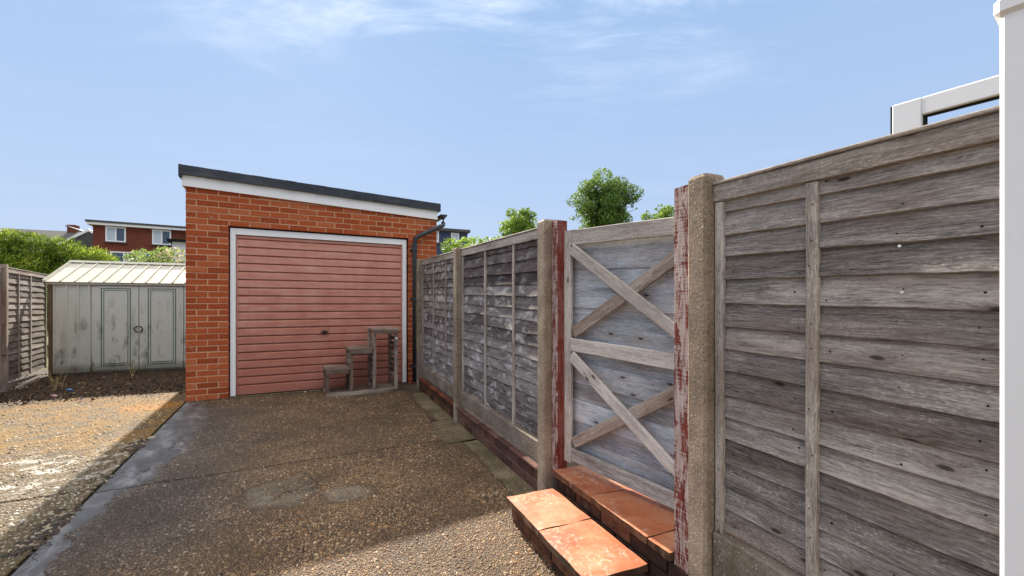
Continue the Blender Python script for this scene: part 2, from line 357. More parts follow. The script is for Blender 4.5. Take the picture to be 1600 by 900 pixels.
def sand_slab():
    m, nt, b = newmat('riven_orange_slab', .62, .35); o = rndvec(nt, objco(nt))
    n = noise(nt, o, 4.5, 7, .65, .4); n2 = noise(nt, o, 26, 6, .7, .5); li = noise(nt, o, 38, 6, .75, .4)
    c = ramp(nt, n, [(.3, lin('#8c4729')), (.5, lin('#a6613d')), (.7, lin('#b3805f'))])
    c = mix(nt, mth(nt, 'MULTIPLY', mth(nt, 'MULTIPLY', mapr(nt, li, .50, .60), mapr(nt, noise(nt, o, 3.2, 3, .5), .46, .56)), .55), c, lin('#b3a08a'))
    c = mix(nt, mth(nt, 'MULTIPLY', mapr(nt, n2, .58, .7), .45), c, lin('#8d4a2e'))
    setc(nt, b, c)
    st = nd(nt, 'ShaderNodeMath', {0: mth(nt, 'MULTIPLY', noise(nt, o, 5.5, 6, .6, .8), 9.0)}, operation='FLOOR').outputs[0]
    bump(nt, b, mth(nt, 'ADD', mth(nt, 'MULTIPLY', st, .35), mth(nt, 'MULTIPLY', n2, .25)), .5, .006); return m
M['slab'] = sand_slab()
M['slab_edge'] = brick_mat('grimy_slab_edge', ('#3b2a20', '#58402f', '#6e4e3a', '#86644c'), .6, .9, .35)
def glass_mat(name, col, rough=.08):
    m, nt, b = newmat(name, rough, .8); setc(nt, b, lin(col)); return m
M['glass'] = glass_mat('window_glass', '#8fa3b5')
M['glass_dark'] = glass_mat('dark_window_glass', '#39495a')
m, nt, b = newmat('clear_glass', .02, .5); b.inputs['Transmission Weight'].default_value = 1.0; b.inputs['IOR'].default_value = 1.05; b.inputs['Base Color'].default_value = (.96, .98, 1, 1); M['clear_glass'] = m
M['curtain'] = simple('net_curtain', '#c3ccd2', .8, .2, .1, 9)
def attr_mat(name, rough, spec=.3, trans=0.0):
    m, nt, b = newmat(name, rough, spec); c = nd(nt, 'ShaderNodeAttribute', attribute_name='col').outputs['Color']
    setc(nt, b, c)
    if trans:
        t = nd(nt, 'ShaderNodeBsdfTranslucent', {'Color': mix(nt, .35, c, (.35, .45, .05, 1))})
        x = nd(nt, 'ShaderNodeMixShader', {0: trans, 1: b.outputs[0], 2: t.outputs[0]})
        nt.links.new(x.outputs[0], nt.nodes['Material Output'].inputs['Surface'])
    return m
M['pebble'] = attr_mat('aggregate_pebble', .6, .3)
M['leaf'] = attr_mat('leaf', .55, .3, .35)
M['litter'] = attr_mat('dead_leaf', .8, .2)
M['bark'] = simple('bark', '#4a4036', .95, .1, .4, 12, .8, .02)

# ground materials, in the garage's own directions: x runs along its front, -y comes out towards the driveway's mouth
def ground_parts(nt):
    o = objco(nt); xyz = nd(nt, 'ShaderNodeSeparateXYZ', {0: o}); return o, xyz.outputs[0], mth(nt, 'MULTIPLY', xyz.outputs[1], -1.0)
def blob(nt, o, s, d, rx, ry, rough=.35, rot=0):
    q = nd(nt, 'ShaderNodeVectorMath', {0: o, 1: (s, -d, 0)}, operation='SUBTRACT').outputs[0]
    q = nd(nt, 'ShaderNodeMapping', {'Vector': q, 'Rotation': (0, 0, rot), 'Scale': (1, 1, 0)}).outputs[0]
    q = vmul(nt, q, (1/rx, 1/ry, 0)); l = nd(nt, 'ShaderNodeVectorMath', {0: q}, operation='LENGTH').outputs['Value']
    l = mth(nt, 'ADD', l, mth(nt, 'MULTIPLY', mth(nt, 'SUBTRACT', noise(nt, o, 9, 7, .72), .5), rough*4))
    return mapr(nt, l, 1.2, .6)
def aggregate():
    m, nt, b = newmat('exposed_aggregate', .7, .3); o, s, d = ground_parts(nt)
    v1 = nd(nt, 'ShaderNodeTexVoronoi', {'Vector': o, 'Scale': 105.0}); v2 = nd(nt, 'ShaderNodeTexVoronoi', {'Vector': o, 'Scale': 190.0})
    r1 = nd(nt, 'ShaderNodeSeparateColor', {0: v1.outputs['Color']}).outputs[0]; r2 = nd(nt, 'ShaderNodeSeparateColor', {0: v2.outputs['Color']}).outputs[1]
    n0 = noise(nt, o, 1.3, 6, .6); n1 = noise(nt, o, 4.5, 6, .65); n2 = noise(nt, o, 30, 5, .7)
    stone = ramp(nt, r1, [(0, lin('#503c28')), (.35, lin('#6e573c')), (.7, lin('#876f51')), (.92, lin('#a18b71')), (1, lin('#c2b298'))])
    small = ramp(nt, r2, [(0, lin('#3f3022')), (.6, lin('#65503a')), (1, lin('#8f7a5e'))])
    paste = ramp(nt, n2, [(.3, lin('#3c2f22')), (.7, lin('#594835'))])
    c = mix(nt, mapr(nt, v2.outputs['Distance'], .42, .30), paste, small)
    c = mix(nt, mapr(nt, v1.outputs['Distance'], .40, .30), c, stone)
    c = mix(nt, mth(nt, 'MULTIPLY', mapr(nt, n0, .44, .60), .8), c, mix(nt, .65, c, lin('#2f261e')))      # old damp and oil stains
    c = mix(nt, mth(nt, 'MULTIPLY', mapr(nt, n1, .52, .68), .35), c, lin('#7a5c36'))
    wet = blob(nt, o, 1.2, 3.35, .22, .15, .3)
    pa = blob(nt, o, 1.05, 3.42, .20, .22, .6); pb = blob(nt, o, 1.42, 3.62, .15, .12, .6, .4)
    grey = ramp(nt, noise(nt, o, 14, 6, .7), [(.3, lin('#6a6356')), (.7, lin('#928c7d'))])
    c = mix(nt, mth(nt, 'MULTIPLY', mth(nt, 'MULTIPLY', mth(nt, 'MAXIMUM', pa, pb), mapr(nt, n1, .36, .58, .45, 1.0)), .85), c, grey)
    c = mix(nt, mth(nt, 'MULTIPLY', wet, .5), c, lin('#332a22'))
    # smooth trowelled channel beside the joint
    wv = mth(nt, 'ADD', s, mth(nt, 'MULTIPLY', mth(nt, 'SUBTRACT', noise(nt, o, 3.0, 5, .65), .5), .22))
    wid = ramp(nt, mth(nt, 'MULTIPLY', d, .2), [(0, .16), (.2, .34), (.4, .36), (.55, .30), (.6, .17), (.8, .13), (1, .12)])
    ch = mapr(nt, mth(nt, 'ADD', mth(nt, 'SUBTRACT', wv, wid), mth(nt, 'MULTIPLY', mth(nt, 'SUBTRACT', noise(nt, o, 26, 5, .75), .5), .22)), .05, -.06)
    cg = ramp(nt, noise(nt, vmul(nt, o, (2, .8, 1)), 3.5, 7, .7, .5), [(.32, lin('#33302e')), (.5, lin('#545251')), (.7, lin('#8c8b8a'))])
    dz = mth(nt, 'MULTIPLY', mapr(nt, mth(nt, 'ADD', s, mth(nt, 'MULTIPLY', mth(nt, 'SUBTRACT', n1, .5), .9)), 1.0, .3), mapr(nt, d, .05, .8))
    c = mix(nt, mth(nt, 'MULTIPLY', dz, .5), c, lin('#3d3733'))
    c = mix(nt, mth(nt, 'MULTIPLY', ch, .9), c, cg)
    cr = mth(nt, 'ABSOLUTE', mth(nt, 'SUBTRACT', noise(nt, vmul(nt, o, (1, 1, 1), (2.3, 5, 0)), 1.1, 4, .6), .5))
    crack = mapr(nt, cr, .0035, .0008)
    c = mix(nt, mth(nt, 'MULTIPLY', crack, .8), c, lin('#1e1914'))
    setc(nt, b, c)
    nt.links.new(mth(nt, 'SUBTRACT', .75, mth(nt, 'MULTIPLY', ch, .33)), b.inputs['Roughness'])
    h = mth(nt, 'ADD', mth(nt, 'MULTIPLY', mapr(nt, v1.outputs['Distance'], .5, .1), 1.0), mth(nt, 'MULTIPLY', mapr(nt, v2.outputs['Distance'], .5, .1), .5))
    h = mth(nt, 'MULTIPLY', h, mth(nt, 'SUBTRACT', 1.0, mth(nt, 'MULTIPLY', mth(nt, 'MAXIMUM', ch, mth(nt, 'MULTIPLY', pb, .7)), .9)))
    h = mth(nt, 'SUBTRACT', mth(nt, 'ADD', h, mth(nt, 'MULTIPLY', n2, .3)), mth(nt, 'MULTIPLY', crack, 2.0))
    bump(nt, b, h, .7, .006); return m
M['aggregate'] = aggregate()
def yard():
    m, nt, b = newmat('mossy_yard_concrete', .85, .2); o, s, d = ground_parts(nt)
    v1 = nd(nt, 'ShaderNodeTexVoronoi', {'Vector': o, 'Scale': 62.0}); r1 = nd(nt, 'ShaderNodeSeparateColor', {0: v1.outputs['Color']}).outputs[0]
    n1 = noise(nt, o, 2.2, 7, .68); n2 = noise(nt, o, 6.5, 7, .7); n3 = noise(nt, o, 40, 5, .7)
    c = ramp(nt, r1, [(0, lin('#4f4230')), (.5, lin('#776751')), (.85, lin('#968870')), (1, lin('#b3a996'))])
    c = mix(nt, mapr(nt, v1.outputs['Distance'], .30, .42), c, lin('#544732'))
    gm = mth(nt, 'MULTIPLY', mapr(nt, mth(nt, 'ADD', mth(nt, 'MULTIPLY', n1, .6), mth(nt, 'MULTIPLY', n2, .4)), .42, .56), mapr(nt, d, 2.6, 1.5))
    moss = ramp(nt, n3, [(.3, lin('#4d3410')), (.55, lin('#856021')), (.75, lin('#a3863f'))])
    c = mix(nt, mth(nt, 'MULTIPLY', gm, .75), c, moss)
    og = blob(nt, o, -.32, .12, .30, .22, .4)
    c = mix(nt, mth(nt, 'MULTIPLY', og, .75), c, ramp(nt, n3, [(.3, lin('#704409')), (.7, lin('#b07417'))]))
    pale = mth(nt, 'MULTIPLY', mapr(nt, n2, .50, .62), mapr(nt, mth(nt, 'ABSOLUTE', mth(nt, 'SUBTRACT', d, 2.2)), .7, .25))
    c = mix(nt, mth(nt, 'MULTIPLY', pale, .85), c, lin('#a9a49a'))
    c = mix(nt, mth(nt, 'MULTIPLY', mapr(nt, n2, .46, .36), .7), c, lin('#3a3023'))
    bk = mapr(nt, mth(nt, 'ADD', d, mth(nt, 'MULTIPLY', mth(nt, 'SUBTRACT', n2, .5), 1.2)), -.65, -1.0)
    soil = ramp(nt, n3, [(.3, lin('#2a211a')), (.6, lin('#4a3a2c')), (.8, lin('#6d5842'))])
    c = mix(nt, bk, c, soil)
    setc(nt, b, c)
    h = mth(nt, 'ADD', mth(nt, 'MULTIPLY', mapr(nt, v1.outputs['Distance'], .5, .1), mth(nt, 'SUBTRACT', 1.0, mth(nt, 'MULTIPLY', pale, .8))), mth(nt, 'MULTIPLY', n2, 1.0))
    bump(nt, b, h, .7, .008); return m
M['yard'] = yard()
M['earth'] = simple('earth_and_grass', '#5d5a3a', .95, .1, .4, 1.5, .6, .03)
M['joint'] = simple('joint_dirt', '#2e261d', .95, .1, .5, 20, .8, .01)

# ------------------------------------------------------------------ setting: ground, driveway slabs
g = MB().box(-400, 400, -60, 900, -.6, -.035).build('ground', M['earth']); tag(g, kind='structure')
base = MB().box(-9.5, 3.6, -9, 4.5, -.03, -.014).build('driveway', M['joint'], loc=P0, rz=TH); tag(base, kind='structure')
def slab(s0, s1, d0, d1, mat, z=0.0):
    mb = MB(); ns = max(1, int((s1-s0)/.25)); 
    mb.box(s0, s1, -d1, -d0, -.013, z, .006)
    return mb.build('concrete_slab', mat, base)
J = .009
slab(J, 3.5, 0.0, 2.87-J, M['aggregate']); slab(J, 3.5, 2.87+J, 8.9, M['aggregate'], -.001)
slab(-9.3, -J, -4.4, 2.80-J, M['yard'], -.001); slab(-9.3, -J, 2.80+J, 8.9, M['yard'], -.002)

# fence line
FB = Vector((-.5477, 4.361, 0)); FA = math.atan2(-.917, .398)
FX = Vector((math.cos(FA), math.sin(FA), 0)); FY = Vector((-FX.y, FX.x, 0))
def FW(t, y=0, z=0): return FB + FX*t + FY*y + Vector((0, 0, z))
KS = .021
def fz(x, y, z): return (x, y, z*(1-KS*x))        # the fence top falls gently towards the street
def gx(t, y): # fence coordinates to garage s, d
    p = FW(t, y) - P0; return p.dot(E1), p.dot(E2)

# pale edging concrete along the wall foot, broken into pieces
def haunch(t0, t1, wd, z):
    mb = MB(); n = max(3, int((t1-t0)/.03)); vs = []; fs = []
    for k in range(n+1):
        t = t0 + (t1-t0)*k/n; wk = wd*(1+.10*math.sin(t*5)+.07*math.sin(t*23+1)+.05*math.sin(t*61)+random.uniform(-.07, .07))
        for y, zz in ((-.012, z+.012), (-wk*.6, z+.008), (-wk, z+.002), (-wk-.012, -.01)): vs.append((t, y, zz))
    for k in range(n):
        for j in range(3): fs.append((k*4+j, k*4+j+1, (k+1)*4+j+1, (k+1)*4+j))
    fs += [(0, 1, 2, 3), (n*4+3, n*4+2, n*4+1, n*4)]
    mb.add([tuple(base.matrix_basis.inverted() @ FW(*v)) for v in vs], fs); return mb.build('edging_piece', M['haunch'], base)
bpy.context.view_layer.update()
haunch(-1.55, -.12, .17, .003); haunch(-.09, .62, .24, .004); haunch(.66, 1.85, .13, .003)

# loose and set pebbles
def pebbles(name, n, area, palette, size, dens=None, label=None, tint=None):
    s0, s1, d0, d1 = area
    pts = np.empty((0, 2))
    while len(pts) < n:
        q = np.column_stack([rng.uniform(s0, s1, n), rng.uniform(d0, d1, n)])
        wx = P0.x + E1.x*q[:, 0] + E2.x*q[:, 1]; wy = P0.y + E1.y*q[:, 0] + E2.y*q[:, 1]
        keep = (wy > 1.55) & (np.abs(wx) < wy*1.3) & (rng.random(n) < np.clip((2.6/np.maximum(wy, .5))**2, 0, 1))
        if dens is not None: keep &= rng.random(n) < dens(q[:, 0], q[:, 1])
        pts = np.vstack([pts, q[keep]])
    pts = pts[:n]
    K = 6; an = np.arange(K)*2*np.pi/K
    wy = P0.y + E1.y*pts[:, 0] + E2.y*pts[:, 1]
    r = rng.lognormal(math.log(size), .38, n)*np.clip(.75+wy/9, 1, 1.6); asp = rng.uniform(.6, 1, n); rot = rng.uniform(0, 6.3, n); hgt = r*rng.uniform(.22, .5, n)
    lx = np.cos(an)[None]*r[:, None]*(1+rng.uniform(-.2, .2, (n, K))); ly = np.sin(an)[None]*(r*asp)[:, None]*(1+rng.uniform(-.2, .2, (n, K)))
    cs, sn = np.cos(rot)[:, None], np.sin(rot)[:, None]
    X = lx*cs-ly*sn; Y = lx*sn+ly*cs
    V = np.empty((n, 2*K+1, 3))
    V[:, :K, 0] = pts[:, 0, None]+X; V[:, :K, 1] = -pts[:, 1, None]+Y; V[:, :K, 2] = -.004
    V[:, K:2*K, 0] = pts[:, 0, None]+X*.68; V[:, K:2*K, 1] = -pts[:, 1, None]+Y*.68; V[:, K:2*K, 2] = (hgt*.72)[:, None]
    V[:, 2*K, 0] = pts[:, 0]; V[:, 2*K, 1] = -pts[:, 1]; V[:, 2*K, 2] = hgt
    quad = np.array([[j, (j+1) % K, K+(j+1) % K, K+j] for j in range(K)]); tri = np.array([[K+j, K+(j+1) % K, 2*K] for j in range(K)])
    off = (np.arange(n)*(2*K+1))[:, None, None]
    loops = np.concatenate([(quad[None]+off).reshape(n, -1), (tri[None]+off).reshape(n, -1)], axis=1).ravel()
    starts = np.concatenate([np.arange(K)*4, K*4+np.arange(K)*3])[None] + (np.arange(n)*(K*7))[:, None]
    me = bpy.data.meshes.new(name); me.vertices.add(n*(2*K+1)); me.vertices.foreach_set('co', V.astype(np.float32).ravel())
    me.loops.add(len(loops)); me.loops.foreach_set('vertex_index', loops.astype(np.int32))
    me.polygons.add(n*2*K); me.polygons.foreach_set('loop_start', starts.astype(np.int32).ravel())
    me.update(calc_edges=True); me.polygons.foreach_set('use_smooth', np.ones(n*2*K, dtype=bool)); me.validate()
    pal = np.array([lin(c)[:3] for c in palette]); col = pal[rng.integers(0, len(pal), n)]*rng.uniform(.75, 1.2, (n, 1))
    if tint is not None: col = tint(pts[:, 0], pts[:, 1], col)
    col4 = np.ones((n, 2*K+1, 4)); col4[:, :, :3] = np.clip(col, 0, .9)[:, None]
    a = me.attributes.new('col', 'FLOAT_COLOR', 'POINT'); a.data.foreach_set('color', col4.astype(np.float32).ravel())
    me.materials.append(M['pebble']); o = link(name, me, None, P0, TH); tag(o, label, 'gravel', kind='stuff'); return o
def lowf(s, d): return np.sin(s*2.1+1)*np.sin(d*1.7+.4)*.4+np.sin(s*5.3+d*3.1)*.25+np.sin(s*9.7-d*7.3+2)*.2+np.sin(d*13.1+s*4+1)*.15
def dens_main(s, d):
    wid = np.interp(d, [0, 1, 2, 2.75, 3, 4, 5], [.18, .34, .36, .30, .17, .13, .12])
    ok = (np.abs(d-2.87) > .011) & (s > wid-.02+.08*lowf(s*6, d*6)) & (d > .05)
    tt = (P0.x+E1.x*s+E2.x*d-FB.x)*FX.x + (P0.y+E1.y*s+E2.y*d-FB.y)*FX.y
    yy = (P0.x+E1.x*s+E2.x*d-FB.x)*FY.x + (P0.y+E1.y*s+E2.y*d-FB.y)*FY.y
    ok &= (yy < -.16-.08*(tt < .6)) & ~((tt > 1.9) & (tt < 3.0) & (yy > -.27))
    patch = (((s-1.05)/.24)**2+((d-3.42)/.26)**2 < 1) | (((s-1.42)/.18)**2+((d-3.62)/.14)**2 < 1)
    return np.where(ok, np.where(patch, .3, 1.0), 0.0)
def tint_main(s, d, col):
    k = 1.17-.42*np.clip(lowf(s*1.2, d*1.2)*1.7, -.6, 1)                      # old oil and damp stains
    damp = np.clip(1.3-np.abs(s-.35)/.6, 0, 1)*np.clip((d-.1)/.8, 0, 1)*np.clip((4.3-d)/.6, 0.2, 1)
    g_ = col.mean(axis=1, keepdims=True)
    col = col*(1-.55*damp[:, None])+g_*.8*.55*damp[:, None]
    return col*(k*(1-.25*damp))[:, None]
pebbles('aggregate_pebbles', 95000, (0, 3.4, 0, 5.4), ['#5c4129', '#6d5136', '#7a6040', '#876c4a', '#664e38', '#4f3a29', '#a08a6b', '#75624e', '#7f5a38', '#5a4636', '#6a5641'],
        .0039, dens_main, 'small brown and tan stones set in the driveway surface', tint_main)
def dens_yard(s, d): return np.where((s < -.02) & (d > -.6), .35+.5*(lowf(s*1.7, d*1.7) > -.05), 0.0)
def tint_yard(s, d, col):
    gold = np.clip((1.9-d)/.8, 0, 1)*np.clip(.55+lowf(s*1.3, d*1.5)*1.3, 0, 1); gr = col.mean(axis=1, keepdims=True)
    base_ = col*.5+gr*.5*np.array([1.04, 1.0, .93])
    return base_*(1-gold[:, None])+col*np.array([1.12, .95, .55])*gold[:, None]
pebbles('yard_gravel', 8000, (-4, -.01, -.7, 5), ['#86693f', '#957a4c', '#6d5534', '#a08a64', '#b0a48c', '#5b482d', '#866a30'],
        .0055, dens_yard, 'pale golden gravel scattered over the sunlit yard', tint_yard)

pebbles('joint_debris', 420, (-.10, .03, 1.6, 3.9), ['#2b2118', '#3a2c1f', '#4a3b2a', '#2f2a17', '#8d7f68'], .011, lambda s, d: np.clip(.25+.9*np.sin(d*6.1)*np.sin(d*2.3), 0.02, 1), 'dark clods of moss and dirt along the driveway joint')
pebbles('wall_foot_dirt', 900, (.1, 2.95, -.02, .10), ['#2f2519', '#3d3121', '#4a3d27', '#3a3a1e', '#6d5b42'], .007, lambda s, d: np.clip(.6-d*5, 0.05, 1), 'dark dirt and moss gathered along the garage foot')
# ------------------------------------------------------------------ garage
gar = empty('brick_garage', P0, TH)
tag(gar, 'red brick garage with flat felt roof and pink up-and-over door', 'garage')
GWD = 3.15; OP0, OP1, OPH = .44, 2.71, 2.175; DEP = 5.2
wl = MB()
REC = .0035
wl.box(.006, OP0-.006, REC, .10, -.02, 2.62); wl.box(OP1+.006, GWD-.006, REC, .10, -.02, 2.58)
wl.prism([(OP0-.006, OPH+.006), (OP1+.006, OPH+.006), (OP1+.006, 2.585), (OP0-.006, 2.62)], REC, .10, 'y')
wl.box(.006, .10, .1, DEP, -.02, 2.62); wl.box(GWD-.10, GWD-.006, .1, DEP, -.02, 2.5); wl.box(.10, GWD-.1, DEP-.1, DEP-.002, -.02, 2.5)
wall = wl.build('wall', M['mortar'], gar)
def brick_mesh(L, H, D, ch=.0035, jit=.0018):
    j = lambda: random.uniform(-jit, jit)
    vs = [(x+j(), y, z+j()) for y, i in ((D, 0), (ch, 0), (0, ch)) for x, z in ((i, i), (L-i, i), (L-i, H-i), (i, H-i))]
    fs = [(0+k, (k+1) % 4, 4+(k+1) % 4, 4+k) for k in range(4)] + [(4+k, 4+(k+1) % 4, 8+(k+1) % 4, 8+k) for k in range(4)] + [(8, 9, 10, 11), (3, 2, 1, 0)]
    return vs, fs
cache = {}
def put_brick(L, H, D, x, y, z, mat, parent, fn=None, name='brick', rz=None):
    key = (round(L, 3), round(H, 3), round(D, 3), mat.name, random.randrange(5))
    if key not in cache:
        vs, fs = brick_mesh(L, H, D); me = mesh('brick', vs, fs, mat); bm_fix(me); cache[key] = me
    o = link(name, cache[key], parent, (x, y+random.uniform(-.002, .002), z))
    if rz: o.rotation_euler = (0, 0, rz)
    return o
def course(z, half, x0, x1, parent, mat):
    x = x0; first = True
    while x < x1-.03:
        L = .1015 if (first and half) else .214
        L = min(L, x1-x); 
        if x1-(x+L) < .05: L = x1-x
        put_brick(L, .0638, .095, x, 0, z, mat, parent); x += L+.0112; first = False
for i in range(35):
    z = i*.075
    if i < 29:
        course(z, i % 2 == 0, 0, OP0, wall, M['brick']); course(z, i % 2 == 1, OP1, GWD, wall, M['brick'])
    else: course(z, i % 2 == 0, 0, GWD, wall, M['brick'])
# side courses seen from a step aside
for i in range(35):
    z = i*.075; y = .1125 if i % 2 else .225
    n = 0
    while y < 1.6:
        o = put_brick(.215, .065, .095, 0, y+.215, z, M['brick'], wall, rz=-math.pi/2); o.location = (0, y+.215, z); y += .225
rs = .125/GWD                                       # roof falls to the right
def rz_(s): return 2.615 - rs*s
fb = MB()
def slope_band(mb, s0, s1, y0, y1, a, b_):
    mb.add([(s0, y0, rz_(s0)+a), (s1, y0, rz_(s1)+a), (s1, y1, rz_(s1)+a), (s0, y1, rz_(s0)+a), (s0, y0, rz_(s0)+b_), (s1, y0, rz_(s1)+b_), (s1, y1, rz_(s1)+b_), (s0, y1, rz_(s0)+b_)],
           [(0,3,2,1),(4,5,6,7),(0,1,5,4),(1,2,6,5),(2,3,7,6),(3,0,4,7)])
slope_band(fb, -.012, GWD+.005, -.03, -.008, 0, .145); fb.build('fascia', M['white'], gar)
sb = MB(); slope_band(sb, -.034, -.014, -.03, DEP, .0, .145); sb.build('fascia', M['white'], gar)
rf = MB(); slope_band(rf, -.05, GWD+.045, -.06, DEP+.05, .13, .165)
for k in range(26):                                  # lapped, slightly wavy felt edge
    s0 = -.05+(GWD+.095)*k/26; s1 = -.05+(GWD+.095)*(k+1)/26; a0 = .128+.002*math.sin(k*1.9); 
    slope_band(rf, s0, s1, -.064-.004*(k % 3 == 0)-.002*math.sin(k), -.035, a0, .243+.001*math.sin(k*2.3))
slope_band(rf, -.062, -.03, -.06, DEP, .10, .247); slope_band(rf, -.03, GWD+.045, -.035, DEP+.05, .165, .235)
rf.build('roof', M['felt'], gar)
# door frame, door
fr = MB(); fr.box(.452, .512, .03, .10, .015, 2.155, .003); fr.box(2.632, 2.69, .03, .10, .015, 2.155, .003); fr.box(.5125, 2.6315, .032, .10, 2.075, 2.156, .003)
fr.build('door_frame', M['white'], gar)
dk = MB(); dk.box(.441, .451, .035, .09, .0, 2.165); dk.box(2.691, 2.709, .045, .09, .0, 2.165); dk.box(.441, 2.709, .04, .09, 2.157, 2.172); dk.build('gap_shade_strip', M['dark'], gar)  # dark strips put in for the shaded gap round the door frame
prof = []; zz = .022; pitch = (2.045-.06)/19
prof.append((.055, zz)); prof.append((.055, .05)); zz = .05
for k in range(19):
    prof += [(.052, zz), (.053, zz+pitch-.030), (.068, zz+pitch-.016), (.090, zz+pitch-.015), (.090, zz+pitch-.002)]; zz += pitch
prof += [(.054, zz), (.054, 2.066), (.115, 2.066), (.115, .022)]
dr = MB().prism(prof, .535, 2.61); dr.box(.516, .534, .05, .09, .02, 2.066, .002); dr.box(2.611, 2.628, .05, .09, .02, 2.066, .002)
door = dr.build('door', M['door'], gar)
hd = MB(); hd.tube([(1.555, .053, .80), (1.555, .030, .80)], .028, 14); hd.box(1.505, 1.605, .016, .032, .789, .811, .004); hd.build('handle', M['iron'], door)
MB().box(OP0, OP1, .02, .2, -.012, .008, .003).build('threshold', M['haunch'], gar)
# gutter and downpipe
gt = MB(); n = 10; pr = []
for k in range(n+1): a = math.pi + math.pi*k/n; pr.append((GWD+.105+.05*math.cos(a), 2.575+.05*math.sin(a)))
for k in range(n, -1, -1): a = math.pi + math.pi*k/n; pr.append((GWD+.105+.044*math.cos(a), 2.575+.044*math.sin(a)))
gt.prism(pr, -.05, DEP, 'y'); gt.prism(pr[:n+1], -.054, -.048, 'y'); gt.build('gutter', M['black_plastic'], gar)
dp = MB(); dp.tube([(GWD+.105, -.0, 2.53), (GWD+.105, -.0, 2.45), (GWD+.085, -.055, 2.41), (GWD+.03, -.085, 2.375), (2.84, -.085, 2.205), (2.79, -.08, 2.15), (2.785, -.078, 2.06), (2.785, -.078, .03)], .034, 12)
pipe = dp.build('downpipe', M['black_plastic'], gar, smooth=True)
for z in (.25, 1.25, 1.98):
    k = MB(); k.tube([(2.785, -.078, z), (2.785, -.078, z+.035)], .041, 12); k.box(2.735, 2.835, -.045, .0, z+.004, z+.03); k.build('bracket', M['black_plastic'], pipe)
k = MB(); k.tube([(2.785, -.078, 2.0), (2.785, -.078, 2.08)], .039, 12); k.build('joint_collar', M['black_plastic'], pipe)

# ------------------------------------------------------------------ stepped shelf by the garage door
sh = empty('stepped_shelf', GW(1.53, .55), TH)
tag(sh, 'weathered wooden three-step shelf standing before the pink garage door', 'shelf')
cols = [0, .285, .575, .86]; hts = [.36, .61, .86]; DPT = .44; T_ = .04
X_, Y_, Z_ = (1, 0, 0), (0, 1, 0), (0, 0, 1)
for y in (0, DPT-.05):
    wood('base_rail', (0, y+.05, 0), X_, Z_, .884, .05, .05, M['wood_shelf'], sh, 4, .002)
wood('base_board', (.01, .0505, .03), X_, Y_, .864, DPT-.102, .018, M['wood_shelf'], sh, 4, .001)
for k, x in enumerate(cols):
    h = hts[min(k, 2)] - .025; h = max(h, hts[max(0, min(k-1, 2))]-.025) if k < 3 else hts[2]-.025
    for y in (.004, DPT-.05):
        wood('upright', (x, y, .051), Z_, X_, h-.051, T_, .046, M['wood_shelf'], sh, 4, .0015)
    for q in range(int((h-.09)/.075)):
        wood('side_slat', (x+T_*.5+.004, .052, .09+q*.075), Y_, Z_, DPT-.104, .05, .012, M['wood_shelf'], sh, 2, .001)
for k in range(3):
    x0 = cols[k]-(.012 if k == 0 else -T_-.002); x1 = cols[k+1]+T_+ (.012 if k == 2 else -T_-.002)
    z = hts[k]-.024
    if k == 2: x0 = cols[2]-.012
    if k == 1: x0 = cols[1]-.012; x1 = cols[2]-.001
    if k == 0: x1 = cols[1]-.001
    wood('tread', (x0, -.012, z), X_, Y_, x1-x0, DPT+.014, .024, M['wood_shelf'], sh, 4, .001)
    wood('front_rail', (x0+.014, .003, z-.048), X_, Z_, x1-x0-.03, .047, .02, M['wood_shelf'], sh, 4, .001)
kb = MB(); kb.tube([(.875, -.004, .72), (.875, -.03, .725)], [.011, .016], 10); kb.build('white_knob', M['nail_white'], sh)

# ------------------------------------------------------------------ right-hand fence
Zf = lambda p: p
def conc_post(t0, t1, top, y0, y1, label, z0=-.05, cap=True):
    o = empty('concrete_post', FW((t0+t1)/2, (y0+y1)/2), FA); hw = (t1-t0)/2; hy = (y1-y0)/2
    mb = MB(); c = .009; n = 14
    sec = [(-hw, -hy+c), (-hw+c, -hy), (hw-c, -hy), (hw, -hy+c), (hw, hy-c), (hw-c, hy), (-hw+c, hy), (-hw, hy-c)]
    vs = []; rr = random.Random(t0)
    for k in range(n+1):
        z = z0+(top-z0)*k/n
        for x, y in sec: vs.append((x+rr.uniform(-.0012, .0012), y+rr.uniform(-.0012, .0012), z))
    for x, y in sec: vs.append((x*.86, y*.86, top+.012))
    fs = [(k*8+j, k*8+(j+1) % 8, (k+1)*8+(j+1) % 8, (k+1)*8+j) for k in range(n+1) for j in range(8)] + [tuple(range((n+1)*8, (n+2)*8))]
    mb.add(vs, fs); mb.build('shaft', M['post'], o)
    return tag(o, label, 'fence post', 'concrete fence posts')
